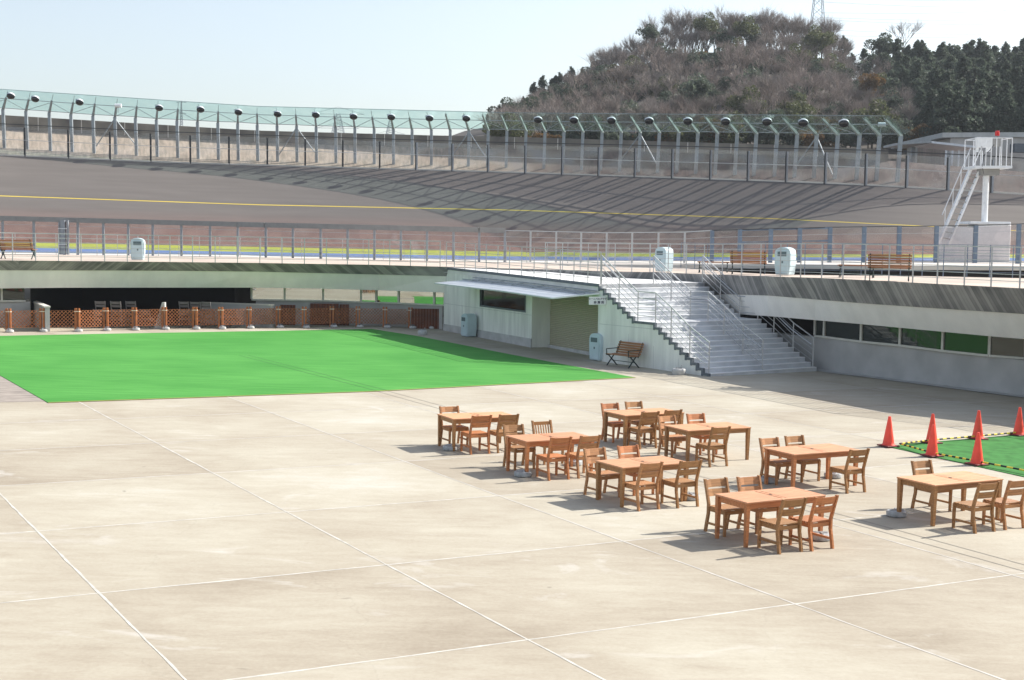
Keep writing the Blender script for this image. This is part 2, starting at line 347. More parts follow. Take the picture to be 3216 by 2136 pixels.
def winglass(nm, fac):
    m, t, b = nodes(nm); out = t.nodes['Material Output']; t.nodes.remove(b)
    df = t.nodes.new('ShaderNodeBsdfDiffuse'); df.inputs[0].default_value = (.02, .025, .022, 1)
    gl = t.nodes.new('ShaderNodeBsdfGlossy'); gl.inputs[0].default_value = (.85, .9, .85, 1); gl.inputs['Roughness'].default_value = .015
    mx = t.nodes.new('ShaderNodeMixShader'); mx.inputs[0].default_value = fac
    t.links.new(df.outputs[0], mx.inputs[1]); t.links.new(gl.outputs[0], mx.inputs[2]); t.links.new(mx.outputs[0], out.inputs[0])
winglass('window_mirror', .06); winglass('window_bright', .55)

# ------------------------------------------------------------------ mesh helpers
class MB:
    def __init__(s): s.v = []; s.f = []; s.uv = None; s.mi = []
    def box(s, c, size, M=None):
        x, y, z = [k/2 for k in size]; c = Vector(c); b = len(s.v)
        for dx, dy, dz in ((-x,-y,-z),(x,-y,-z),(x,y,-z),(-x,y,-z),(-x,-y,z),(x,-y,z),(x,y,z),(-x,y,z)):
            p = c+Vector((dx, dy, dz)); s.v.append(M @ p if M else p)
        for q in ((3,2,1,0),(4,5,6,7),(0,1,5,4),(1,2,6,5),(2,3,7,6),(3,0,4,7)): s.f.append([b+i for i in q])
        return s
    def obox(s, p, ex, ey, ez, a, b_, c):            # box in a local frame: ranges a,b,c along ex,ey,ez
        b = len(s.v)
        for (i, j, k) in ((0,0,0),(1,0,0),(1,1,0),(0,1,0),(0,0,1),(1,0,1),(1,1,1),(0,1,1)):
            s.v.append(p+ex*a[i]+ey*b_[j]+ez*c[k])
        for q in ((3,2,1,0),(4,5,6,7),(0,1,5,4),(1,2,6,5),(2,3,7,6),(3,0,4,7)): s.f.append([b+i for i in q])
        return s
    def tube(s, p, q, r, n=6, r2=None, up=None):
        p, q = Vector(p), Vector(q); r2 = r if r2 is None else r2
        d = (q-p).normalized(); a = (up or (Vector((0,0,1)) if abs(d.z) < .9 else Vector((1,0,0))))
        x = d.cross(a).normalized(); y = d.cross(x).normalized(); b = len(s.v)
        off = math.pi/4 if n == 4 else 0
        for (pp, rr) in ((p, r), (q, r2)):
            for i in range(n):
                t = 2*math.pi*i/n+off; s.v.append(pp+(x*math.cos(t)+y*math.sin(t))*rr)
        for i in range(n): s.f.append([b+i, b+(i+1)%n, b+n+(i+1)%n, b+n+i][::-1])
        s.f.append([b+i for i in range(n)]); s.f.append([b+n+i for i in range(n)][::-1])
        return s
    def path(s, pts, r, n=6):
        for a, b in zip(pts[:-1], pts[1:]): s.tube(a, b, r, n)
        return s
    def lathe(s, prof, n=20, M=None, cap=True):
        b = len(s.v)
        for (r, z) in prof:
            for i in range(n):
                t = 2*math.pi*i/n; p = Vector((r*math.cos(t), r*math.sin(t), z)); s.v.append(M @ p if M else p)
        for j in range(len(prof)-1):
            for i in range(n): s.f.append([b+j*n+i, b+j*n+(i+1)%n, b+(j+1)*n+(i+1)%n, b+(j+1)*n+i])
        if cap:
            s.f.append([b+i for i in range(n)][::-1]); s.f.append([b+(len(prof)-1)*n+i for i in range(n)])
        return s
    def prism(s, poly, d):                           # poly: 3D points, extruded by vector d
        n = len(poly); b = len(s.v); d = Vector(d)
        s.v += [Vector(p) for p in poly]+[Vector(p)+d for p in poly]
        s.f.append([b+i for i in range(n)]); s.f.append([b+n+i for i in range(n)][::-1])
        for i in range(n): s.f.append([b+i, b+n+i, b+n+(i+1)%n, b+(i+1)%n])
        return s
    def loft(s, rows, uv=False, uvs=None, flip=False):
        b = len(s.v); n = len(rows[0])
        for r in rows: s.v += [Vector(p) for p in r]
        for j in range(len(rows)-1):
            for i in range(n-1):
                q = [b+j*n+i, b+j*n+i+1, b+(j+1)*n+i+1, b+(j+1)*n+i]
                s.f.append(q[::-1] if flip else q)
        if uvs is not None: s.uv = [u for r in uvs for u in r]
        return s
    def build(s, name, m, parent=None, smooth=False, M=None, bevel=0, fix=True):
        me = bpy.data.meshes.new(name)
        vs = [tuple(v) for v in s.v]
        me.from_pydata(vs, [], s.f)
        if s.uv:
            ul = me.uv_layers.new(name='UVMap')
            for l in me.loops: ul.data[l.index].uv = s.uv[l.vertex_index]
        me.materials.append(MATS[m])
        if fix:
            import bmesh
            bm = bmesh.new(); bm.from_mesh(me); bmesh.ops.recalc_face_normals(bm, faces=bm.faces)
            if bevel: bmesh.ops.bevel(bm, geom=list(bm.edges), offset=bevel, segments=1, affect='EDGES', clamp_overlap=True)
            bm.to_mesh(me); bm.free()
        if smooth:
            for p in me.polygons: p.use_smooth = True
            try: me.set_sharp_from_angle(angle=R(40))
            except Exception: pass
        o = bpy.data.objects.new(name, me); col.objects.link(o)
        if parent is not None: o.parent = parent
        if M is not None: o.matrix_world = M
        return o
def tag(o, label=None, cat=None, group=None, kind=None):
    if label: o['label'] = label
    if cat: o['category'] = cat
    if group: o['group'] = group
    if kind: o['kind'] = kind
    return o
def thing(name, loc, label, cat, group=None, M=None):
    o = bpy.data.objects.new(name, None); col.objects.link(o); o.empty_display_size = .2
    o.matrix_world = M if M is not None else Matrix.Translation(loc)
    return tag(o, label, cat, group)
def put(name, mb, m, parent, **k):                    # world-coordinate mesh under an Empty placed anywhere
    inv = parent.matrix_world.inverted()
    mb.v = [inv @ v for v in mb.v]
    o = mb.build(name, m, None, **k); o.parent = parent
    return o
def dup(root, M, label=None, group=None, remat=None):
    r = root.copy(); col.objects.link(r); r.matrix_world = M
    if label: r['label'] = label
    if group: r['group'] = group
    def rec(src, dst):
        for ch in list(src.children):
            c = ch.copy(); col.objects.link(c); c.parent = dst
            if remat and ch.data and ch.data.materials[0].name in remat:
                c.material_slots[0].link = 'OBJECT'; c.material_slots[0].material = MATS[remat[ch.data.materials[0].name]]
            rec(ch, c)
    rec(root, r)
    return r
ORD = ['first','second','third','fourth','fifth','sixth','seventh','eighth','ninth','tenth','eleventh','twelfth','thirteenth','fourteenth','fifteenth','sixteenth','seventeenth','eighteenth','nineteenth','twentieth']
Z = Vector((0, 0, 1))

# ------------------------------------------------------------------ ground, plaza
g = MB(); g.loft([[(-900,-150,-2.2),(900,-150,-2.2)],[(-900,1100,-2.2),(900,1100,-2.2)]])
tag(g.build('ground', 'ground_far'), kind='structure')
g = MB(); g.prism([(-75,-22,-.4),(75,-22,-.4),(75,78,-.4),(-75,78,-.4)], (0,0,.4))
tag(g.build('plaza', 'plaza', M=PM), kind='structure')
def strip(name, a, b, wd, m, h=.004, M=PM, kind='structure'):
    a = Vector((a[0], a[1], 0)); b = Vector((b[0], b[1], 0)); n = Vector((-(b-a).y, (b-a).x, 0)).normalized()*wd/2
    o = MB(); o.v = [a-n+Z*h, b-n+Z*h, b+n+Z*h, a+n+Z*h]; o.f = [[0,1,2,3]]
    return o
ANG, GA, GB, GX, GY = .5087, .8429*4.8, .8529*4.8, -1.5078*4.8, 4.5191*4.8
def grid(i, j): return (GX+i*GA*math.cos(ANG)+j*GB*math.sin(ANG), GY+i*GA*math.sin(ANG)-j*GB*math.cos(ANG))
jm = MB(); jw = MB()
def addstrip(M_, a, b, wd, h):
    s = strip('', a, b, wd, '', h); k = len(M_.v); M_.v += s.v; M_.f += [[k+i for i in q] for q in s.f]
def wavy(M_, a, b, wd, h):
    a, b = Vector((*a, 0)), Vector((*b, 0)); L = (b-a).length; n = max(2, int(L/.35)); nn = Vector((-(b-a).y, (b-a).x, 0)).normalized()
    k = len(M_.v)
    for i in range(n+1):
        t = i/n; p = a.lerp(b, t); ww = wd*(.65+.75*random.random())/2; o = nn*(random.random()-.5)*wd*.35
        M_.v += [p+o-nn*ww+Z*h, p+o+nn*ww+Z*h]
    for i in range(n): M_.f.append([k+2*i, k+2*i+2, k+2*i+3, k+2*i+1])
for i in range(-4, 9):
    wavy(jm if i < 2 else jw, grid(i, -3.0 if i < 1 else -9), grid(i, 4.5), .030 if i < 2 else .032, .003)
for j in range(-10, 5):
    wavy(jm if j > -1 else jw, grid(-5 if j > -4 else 0, j), grid(9, j), .038, .002)
tag(jm.build('paving_joints', 'joint', M=PM), kind='structure'); tag(jw.build('far_paving_joints', 'joint_soft', M=PM), kind='structure')
d = MB()
dl = [GL(764, 1117), GL(3216, 1790)]; dv = (dl[1]-dl[0]).normalized(); dn = Vector((-dv.y, dv.x, 0))
for o_ in (-.17, .17):
    md = GL(1203, 1229.5); addstrip(d, (md+dn*o_)[:2], (dl[1]+dv*14+dn*o_)[:2], .028, .003); sm_ = MB() if o_ < 0 else sm_; addstrip(sm_, (dl[0]+dn*o_)[:2], (md+dn*o_)[:2], .03, .0165)
tag(d.build('drain_channel', 'drain', M=PM), kind='structure')
d = MB(); q = [GL(0-400, 1272), GL(150, 1261), GL(20, 1190), GL(-400, 1010)]
d.v = [Vector((p.x, p.y, .004)) for p in q]; d.f = [[0,1,2,3]]
tag(d.build('dark_paving', 'patch', M=PM), kind='structure')
def carpet(name, pts, label, h=.014, m='carpet'):
    o = MB(); q = [GL(*p) for p in pts]; o.prism([(p.x, p.y, 0.0005) for p in q], (0, 0, h))
    r = o.build(name, m, M=PM); tag(r, label, 'carpet', kind=None)
    e = MB()
    for a, b in zip(q[:1]+q[1:], q[1:2]+q[2:]):
        pass
    return r, q
cp, cq = carpet('artificial_turf', [(151,1266),(1182,1230),(1996,1187),(1812,1153),(1608,1115),(1315,1057),(1168,1034),(1076,1036),(804,1041),(400,1048),(0,1056),(-500,1066),(-500,1010),(-700,990),(-360,1000),(0,1180)][:12]+[(-560,1066),(0,1180)],
                'large bright green artificial turf laid on the plaza in front of the ticket office')
e = MB(); addstrip(e, cq[0][:2], cq[1][:2], .07, .017); addstrip(e, cq[1][:2], cq[2][:2], .07, .017)
o = e.build('edge_strip', 'carpet_edge', M=PM); o.parent = cp; o.matrix_parent_inverse = cp.matrix_world.inverted()
o = sm_.build('seam_lines', 'seam', M=PM); o.parent = cp; o.matrix_parent_inverse = cp.matrix_world.inverted()
cp2, cq2 = carpet('artificial_turf', [(2797,1406),(3216,1499),(3700,1610),(4400,1500),(3500,1345),(3216,1366),(2840,1396)], 'smaller green artificial turf ringed by red traffic cones at the right', m='carpet_worn')

# ------------------------------------------------------------------ ring deck: measured edge
ZD = 3.07
TOPY = [(-900,812),(0,818),(400,821.5),(804,826),(1190,832),(1390,838),(1717,846),(1940,853),(2053,855),(2230,861.8),(2460,869.8),(2562,872.5),(2670,877.5),(2800,884),(3216,906)]
def zd(x): return ip([(-900,3.42),(0,3.24),(430,3.19),(804,3.16),(1100,3.10),(1400,3.05),(1940,3.10),(2230,3.16),(2400,3.24),(2620,3.29),(3216,3.30)], x)
def edge(x): return PZ(x, ip(TOPY, x), zd(x))
EX = [-900,-600,-300,0,200,400,600,804,1000,1190,1390,1500,1600,1717,1830,1940,2053,2150,2240,2330,2412,2480,2560,2640,2720,2800,2900,3000,3100,3216]
EDGE = [edge(x) for x in EX]
# past the right of the frame the deck comes round towards the camera and shades the plaza
ZR = 3.30
EXTRA = [Vector((17.3,39.4,ZR)), Vector((19.5,35.5,ZR)), Vector((22.3,30,ZR)), Vector((24.8,22,ZR)), Vector((26.5,12,ZR)), Vector((27.5,-5,ZR))]
FULL = EDGE+EXTRA
OUTY = [(-900,798),(0,798.5),(804,809),(1500,822),(1750,829),(2000,832),(2137,841),(2250,851),(2350,858),(2468,863),(2890,867),(3216,874)]
def outer(x): return PZ(x, ip(OUTY, x), zd(x)-.01)
OUT = [outer(x) for x in EX]+[Vector((30,50,ZR)),Vector((32,42,ZR)),Vector((34,33,ZR)),Vector((36,24,ZR)),Vector((37,12,ZR)),Vector((37,-5,ZR))]
g = MB(); n = len(FULL)
g.loft([FULL, OUT, [p-Z*.35 for p in OUT]])
tag(g.build('walkway', 'walkway'), kind='structure')

def off(p, k, setback, z):                            # move an edge point outwards/inwards along the plan normal
    a = FULL[max(0, k-1)]; b = FULL[min(len(FULL)-1, k+1)]; t = (b-a); t.z = 0; t.normalize()
    nrm = Vector((-t.y, t.x, 0));                      # away from the plaza
    return Vector((p.x, p.y, z))+nrm*setback
deck = thing('concourse_building', (0, 64, 0), 'curved concourse under the raised walkway, board-marked fascia over a long white band', 'building')
FB = [(-900,846),(0,849),(470,849.5),(804,853),(1390,867),(1940,905),(2053,918),(2240,923),(2412,928),(2700,952),(2920,967),(3216,986)]
WB = [(-900,910),(0,906),(238,903.5),(804,903.5),(1076,907.7),(1390,919),(1940,960),(2240,982),(2412,993),(2589,1008),(2705,1018),(2827,1029.6),(2961,1042),(3107,1056),(3216,1065)]
NB = [(-900,948),(0,948),(804,943.5),(1015,947),(1252,955),(1390,961),(1940,1010),(2412,1045),(2589,1061),(2705,1076),(2827,1088),(2961,1105),(3107,1120.5),(3216,1132)]
DD = [(-900,1.3),(0,1.5),(600,2.0),(804,2.5),(1190,1.8),(1400,1.0),(1940,1.6),(2300,2.2),(2568,2.7),(3216,3.6)]
def wpt(x, tab, k, dz=0):                              # point of the facade seen at column x
    d_ = edge(x).y+ip(DD, x)*k; y = tab if not isinstance(tab, list) else ip(tab, x)
    return PY(x, y, d_)+Z*dz
cum = [0]
for a, b in zip(FULL[:-1], FULL[1:]): cum.append(cum[-1]+(b-a).length)
def frow(tab, k, dz=0, back=0):
    r = [wpt(x, tab, k, dz)+Vector((0, back, 0)) for x in EX]; l = r[-1]; n_ = len(FULL)
    sb_ = 2.9*k+back
    return r+[off(FULL[i], i, sb_, l.z) for i in range(len(EX), n_)]
def zset(r, z): return [Vector((p.x, p.y, z)) for p in r]
f = MB()
f.loft([frow(FB, .25), FULL], uvs=[[(c, 0) for c in cum], [(c, 1.2) for c in cum]])
put('fascia', f, 'boards', deck, fix=False)
f = MB(); f.loft([frow(WB, .50), frow(FB, .28, -.002)]); f.loft([frow(WB, .50), frow(WB, .50, 0, 6.0)], flip=True)
put('white_band', f, 'band', deck, fix=False)
kR = [i for i in range(len(FULL)) if (i < len(EX) and EX[i] >= 2330) or i >= len(EX)]
def sub(rw, ks): return [rw[k] for k in ks]
f = MB(); nb = frow(NB, 1); f.loft([zset(sub(nb, kR), -.9), sub(nb, kR), [p+Vector((.3,.4,0)) for p in sub(nb, kR)]])
put('lower_wall', f, 'wall_con', deck, fix=False)
kE = list(range(len(EX)-1, len(FULL))); wb1 = frow(WB, 1)
f = MB(); f.loft([sub(nb, kE), [p+Z*.2 for p in sub(wb1, kE)]]); put('end_wall', f, 'wall_con', deck, fix=False)
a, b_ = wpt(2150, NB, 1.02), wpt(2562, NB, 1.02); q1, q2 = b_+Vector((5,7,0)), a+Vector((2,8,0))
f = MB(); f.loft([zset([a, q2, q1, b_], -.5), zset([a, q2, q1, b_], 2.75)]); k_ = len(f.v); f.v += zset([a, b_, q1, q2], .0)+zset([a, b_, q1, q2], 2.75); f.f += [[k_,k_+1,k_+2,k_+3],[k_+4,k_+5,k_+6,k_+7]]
put('side_room', f, 'shade_paint', deck, fix=False)  # coloured near-black in place of the shade inside
kA = [7, 8, 9, 10]
f = MB(); f.loft([zset(sub(nb, kA), -.6), sub(nb, kA), [p+Z*0+Vector((0,.4,0)) for p in sub(nb, kA)]]); put('lower_wall', f, 'wall_con', deck, fix=False)
kL = [0,1,2,3]; xL = wpt(95, NB, 1)
f = MB(); f.loft([zset(sub(nb, kL)+[xL], -.3), sub(nb, kL)+[xL]]); put('lower_wall', f, 'wall_con', deck, fix=False)
# opening of the store under the walkway
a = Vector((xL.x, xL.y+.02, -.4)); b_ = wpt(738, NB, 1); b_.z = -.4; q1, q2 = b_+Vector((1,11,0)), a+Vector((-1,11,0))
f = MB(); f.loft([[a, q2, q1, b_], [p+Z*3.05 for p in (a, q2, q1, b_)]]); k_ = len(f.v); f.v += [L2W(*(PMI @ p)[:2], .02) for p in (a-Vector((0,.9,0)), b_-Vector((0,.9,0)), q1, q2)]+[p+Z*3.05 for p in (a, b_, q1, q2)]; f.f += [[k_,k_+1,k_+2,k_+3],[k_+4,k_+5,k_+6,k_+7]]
put('store_room', f, 'shade_paint', deck, fix=False)  # walls, ceiling and floor sheet carry the shade as near-black colour
# window strips
def windows(xs, ks, sb, mname, par):
    for x0, x1 in zip(xs[:-1], xs[1:]):
        wp = lambda x, tab: wpt(x, tab, .96)
        F = MB(); a0, a1, c0, c1 = wp(x0, NB), wp(x1, NB), wp(x0, WB)+Z*.12, wp(x1, WB)+Z*.12
        t = (a1-a0); t.z = 0; t.normalize(); nn = Vector((-t.y, t.x, 0))
        L = ((a1-a0).xy).length; sl_ = (a1.z-a0.z)/L; 
        def q(s0, s1, z0, z1, o0, o1):
            b = len(F.v)
            for (s, zf) in ((s0, z0), (s1, z0), (s1, z1), (s0, z1)):
                for o_ in (o0, o1):
                    F.v.append(Vector((a0.x, a0.y, 0))+t*s+nn*o_+Z*zf(s))
            F.f.extend([[b, b+2, b+4, b+6], [b+1, b+7, b+5, b+3], [b, b+1, b+3, b+2], [b+2, b+3, b+5, b+4], [b+4, b+5, b+7, b+6], [b+6, b+7, b+1, b]])
        bot = lambda s: a0.z+(a1.z-a0.z)*s/L
        top = lambda s: c0.z+(c1.z-c0.z)*s/L
        q(0.001, L-.001, bot, lambda s: bot(s)+.07, -.05, .05)
        q(0.001, L-.001, lambda s: top(s)-.04, lambda s: top(s)+.02, -.04, .04)
        q(-.045, .045, lambda s: bot(s)+.071, lambda s: top(s)-.041, -.052, .05)
        fo = put('window', F, 'frame', par)
        F = MB(); q(.045, L-.045, lambda s: bot(s)+.07, lambda s: top(s)-.04, .0, .012)
        pn = F; inv = par.matrix_world.inverted(); pn.v = [inv @ v for v in pn.v]
        po = pn.build('pane', mname); po.parent = fo
windows([2560,2589,2705,2827,2961,3107,3260], None, .30, 'window_mirror', deck)
windows([790,894,1015,1134,1182,1252,1364,1395], None, .16, 'window_bright', deck)
windows([-120,5,80], None, .95, 'window_mirror', deck)

# gutter at the foot of the right wall
f = MB(); 
def onpl(p, h=0):
    q = PMI @ p; return Vector((q.x, q.y, h))
nbx = [wpt(x, NB, 1) for x in EX[22:]]+[off(FULL[i], i, 2.9, 0) for i in range(len(EX), len(FULL))]
a = [onpl(p+Vector((.1,.15,0)), .02) for p in nbx]; b_ = [onpl(p-Vector((.45,.40,0)), .02) for p in nbx]
f.loft([[p+Z*.0 for p in b_], a]); tag(f.build('gutter_strip', 'plinth', M=PM, fix=False), kind='structure')

# ------------------------------------------------------------------ ticket office and staircase
A = G(1393, 1037.5); B = G(1669, 1091.6)
S0 = G(2228, 1183); S1 = G(2564, 1166)
ew = (S1-S0); ew.z = 0; SW = ew.length; ew.normalize(); er = Vector((-ew.y, ew.x, 0))
TR, LAND = .285, 1.2; RUN = 10*TR+LAND+7*TR
zt = 2.83; z0 = S0.z-.06; RS = (zt-z0)/19
E = S0+er*RUN; ER_ = E+ew*SW
def sect():                                            # (run, z) stepped profile
    p = [(0, z0)]; r, z = 0, z0
    for i in range(11):
        z += RS; p.append((r, z)); r += TR if i < 10 else LAND; p.append((r, z))
    for i in range(8):
        z += RS; p.append((r, z))
        if i < 7: r += TR; p.append((r, z))
    return p
SEC = sect()
stairs = thing('staircase', S0, 'wide pale concrete staircase climbing from the plaza to the raised walkway', 'staircase')
f = MB(); poly = [Vector((S0.x, S0.y, 0))+er*r+Z*z for r, z in SEC]+[Vector((S0.x, S0.y, 0))+er*RUN+Z*(-.5), Vector((S0.x, S0.y, 0))+Z*(-.5)]
f.prism(poly, ew*SW); put('steps', f, 'stair', stairs)
# slim nosings, whitened to paint in sunlit treads over shaded risers
f = MB()
for i in range(1, len(SEC)-1, 2):
    r, z = SEC[i]; f.obox(Vector((S0.x, S0.y, 0)), er, ew, Z, (r-.012, r+.11), (.05, SW-.003), (z-.022, z+.004))
put('lit_step_edges', f, 'paint_white', stairs)
f = MB()                                               # grey stepped trim on the near flank
T0 = Vector((S0.x, S0.y, 0))
for i in range(0, len(SEC)-1):
    (r1_, z1_), (r2_, z2_) = SEC[i], SEC[i+1]
    if i % 2 == 0: f.obox(T0, er, ew, Z, (r1_-.004, r1_+.08), (-.055, .052), (max(z1_-.10, -.5) if i else z1_-.2, z2_-.081))
    else: f.obox(T0, er, ew, Z, (r1_-.004, r2_+.079), (-.056, .053), (z1_-.08, z1_+.006))
put('side_trim', f, 'edge_grey', stairs)
f = MB(); poly = [T0+er*(r+.03)+Z*(z-.03) for r, z in SEC]+[T0+er*(RUN+.03)+Z*(-.5), T0+er*.03+Z*(-.5)]
f.prism([p-ew*.03 for p in poly], ew*.029); put('side_wall', f, 'wall_paint', stairs)
f = MB()
for s_ in (1.55, 2.9, 4.3): f.obox(T0, er, ew, Z, (s_, s_+.012), (-.034, -.029), (-.3, .0+.25*s_))
f.obox(T0, er, ew, Z, (2.9, RUN), (-.034, -.0295), (1.33, 1.345)); put('wall_joint', f, 'plinth', stairs)

# handrails along the stairs
def railing(name, label, bases, h, posts=None, wires=5, group=None, pr=.026, wr=.013, top=.022, m='steel', hand=None, up=Z):
    t = thing(name, bases[0], label, 'railing', group)
    for i, p in enumerate(bases):
        if posts is None or i in posts:
            f = MB(); f.tube(p, p+up*h, pr, 4); put('post', f, m, t)
    f = MB()
    for k in range(wires):
        hh = h*(k+1)/(wires); r = top if k == wires-1 else wr
        f.path([p+up*(hh-.01) for p in bases], r, 4)
    put('rails', f, m, t)
    if hand:
        f = MB(); f.path([p+up*hand[0]+hand[1] for p in bases], .022, 6); put('handrail', f, m, t)
    return t
def zat(run):
    z = z0
    for i in range(1, len(SEC), 2):
        if run >= SEC[i][0]-1e-6: z = SEC[i][1]
    return z
def stair_rail(lat, label, extra=None):
    runs = [.12, .12+3.5*TR, .12+7*TR, 10*TR+.12, 10*TR+LAND-.1, 10*TR+LAND+3.5*TR, RUN+.05]
    pts = [T0+ew*lat+er*r+Z*zat(r) for r in runs]
    return railing('stair_railing', label, pts, 1.08, None, 5, 'steel railings of the staircase',   .026, .014, .024, hand=(.82, -ew*.09 if lat > 1 else ew*.09))
stair_rail(.08, 'steel railing along the near left edge of the staircase')
stair_rail(SW*.5, 'steel railing down the middle of the staircase')
stair_rail(SW-.08, 'steel railing along the far right edge of the staircase')

office = thing('ticket_office', A, 'low pale ticket office beside the stairs with brown shutter, dark window and awning', 'ticket office')
eab = (B-A); eab.z = 0; LAB = eab.length; eab.normalize(); nab = Vector((eab.y, -eab.x, 0)); nab = nab if nab.y < 0 else -nab
A0 = Vector((A.x, A.y, 0))
def sz(px, py):                                        # pixel -> (s, z) on the office wall
    p = VP(A, B, px, py); return ((p-A0).dot(eab), p.z)
w0, w1 = sz(1508, 910), sz(1652, 925); w2, w3 = sz(1508, 964.5), sz(1652, 980)
wz0, wz1, ws0, ws1 = (w2[1]+w3[1])/2, (w0[1]+w1[1])/2+.05, w0[0], w1[0]
ztopA, ztopB = sz(1393, 838)[1], sz(1669, 868)[1]
f = MB()
W_ = -.25
f.obox(A0, eab, nab, Z, (0, ws0), (W_, 0), (-.6, 2.55)); f.obox(A0, eab, nab, Z, (ws1, LAB), (W_, 0), (-.6, 2.55))
f.obox(A0, eab, nab, Z, (ws0, ws1), (W_, 0), (-.6, wz0)); f.obox(A0, eab, nab, Z, (ws0, ws1), (W_, 0), (wz1, 2.55))
f.obox(A0, eab, nab, Z, (-.02, .3), (-3.2, W_), (-.6, 2.55))
put('wall', f, 'wall_paint', office)
f = MB(); f.obox(A0, eab, nab, Z, (.0, LAB+.02), (.001, .035), (-.6, .33)); put('plinth', f, 'plinth', office)
f = MB(); f.obox(A0, eab, nab, Z, (.04, LAB), (.001, .006), (1.30, 1.315))
for s_ in (2.3, 4.6): f.obox(A0, eab, nab, Z, (s_, s_+.012), (.001, .005), (.33, 1.3))
put('wall_joint', f, 'plinth', office)
wn = MB(); wn.obox(A0, eab, nab, Z, (ws0, ws1), (-.10, .02), (wz0, wz0+.07)); wn.obox(A0, eab, nab, Z, (ws0, ws1), (-.10, .02), (wz1-.06, wz1))
wn.obox(A0, eab, nab, Z, (ws0, ws0+.06), (-.10, .02), (wz0+.07, wz1-.06)); wn.obox(A0, eab, nab, Z, (ws1-.06, ws1), (-.10, .02), (wz0+.07, wz1-.06))
wo_ = put('window', wn, 'edge_grey', office)
wp_ = MB(); wp_.obox(A0, eab, nab, Z, (ws0+.06, ws1-.06), (-.09, -.07), (wz0+.07, wz1-.06))
inv = office.matrix_world.inverted(); wp_.v = [inv @ v for v in wp_.v]; po = wp_.build('pane', 'window_dark'); po.parent = wo_
# upper band across the whole front, with grey coping
C = E+er*.02
def band(p, q, zb, zp, zq, th, outw, nrm):
    o_ = MB(); a, b = Vector((p.x, p.y, 0)), Vector((q.x, q.y, 0)); b0 = len(o_.v)
    for (pt, zz_) in ((a, zp), (b, zq)):
        for oo in (outw, outw-th):
            o_.v += [pt+nrm*oo+Z*zb, pt+nrm*oo+Z*zz_]
    for q_ in ((0,4,5,1),(2,3,7,6),(1,5,7,3),(0,2,6,4),(0,1,3,2),(4,6,7,5)): o_.f.append(list(q_))
    return o_
zB = 2.93
f = band(A, B, 2.552, 2.99, 2.85, .25, 0, nab)
ebc = (C-B); ebc.z = 0; LBC = ebc.length; ebc.normalize(); nbc = Vector((ebc.y, -ebc.x, 0)); nbc = nbc if nbc.y < 0 else -nbc
g2 = band(B, C, 2.30, 2.85, zt-.08, .25, 0, nbc); k = len(f.v); f.v += g2.v; f.f += [[k+i for i in q_] for q_ in g2.f]
put('upper_wall', f, 'wall_paint', office)
# recess with the rolling shutter
B0 = Vector((B.x, B.y, 0)); SB = .85
f = MB(); f.obox(B0, ebc, nbc, Z, (-.25, 0), (-SB-.3, -.001), (-.6, 2.55)); put('reveal', f, 'wall_paint', office); f = MB(); f.obox(B0, ebc, nbc, Z, (LBC-.14, LBC+.0), (-SB-.3, -.001), (-.6, 2.299))
put('reveal', f, 'wall_paint', office)
f = MB(); f.obox(B0, ebc, nbc, Z, (.0, LBC-.14), (-SB-.12, -SB), (-.2, 2.6)); put('rolling_shutter', f, 'shutter', office)
f = MB(); f.obox(B0, ebc, nbc, Z, (.0, LBC-.14), (-SB+.001, -SB+.10), (-.4, .07)); f.obox(B0, ebc, nbc, Z, (-.24, .0-.001), (-SB+.0, .04), (-.4, .33)); put('threshold', f, 'plinth', office)
# roof slab (sloping terrace) and its coping
def zslab(p, x): return ip([(1393,3.03),(1500,2.99),(1669,2.91),(1887,zt)], x)
front = [A+nab*.02, A.lerp(B, .5)+nab*.02, B+nab*.02, C-ew*.05]; fz = [3.03, 2.975, 2.91, zt]
front = [Vector((p.x, p.y, z)) for p, z in zip(front, fz)]
back = []
for x, z in ((1391,3.035),(1560,3.0),(1717,2.97),(1860,2.87),(1940,2.82),(2053,2.82),(2196,2.82)):
    p = off(edge(x), min(range(len(EX)), key=lambda i: abs(EX[i]-x)), .12, z); back.append(p)
endp = Vector((ER_.x, ER_.y, zt))
poly = front+[Vector((C.x, C.y, zt)), endp]+back[::-1]
f = MB(); cen = Vector((0,0,0))
for p in poly: cen += p
cen /= len(poly); f.v = poly+[cen]+[p-Z*.25 for p in poly]+[cen-Z*.25]; N = len(poly)
for i in range(N):
    j = (i+1) % N; f.f += [[i, j, N], [N+1+j, N+1+i, 2*N+1], [i, N+1+i, N+1+j, j]]
put('roof_terrace', f, 'slab', office)
f = MB()
for p, q in zip(front[:-1], front[1:]):
    t = (q-p).normalized(); nn = Vector((t.y, -t.x, 0)).normalized(); nn = nn if nn.y < 0 else -nn
    b = len(f.v)
    for pt in (p, q):
        for oo in (.0, .05): f.v += [pt+nn*oo-Z*.10, pt+nn*oo+Z*.012]
    f.f += [[b,b+4,b+5,b+1],[b+2,b+3,b+7,b+6],[b+1,b+5,b+7,b+3],[b,b+2,b+6,b+4],[b,b+1,b+3,b+2],[b+4,b+6,b+7,b+5]]
put('coping', f, 'edge_grey', office)
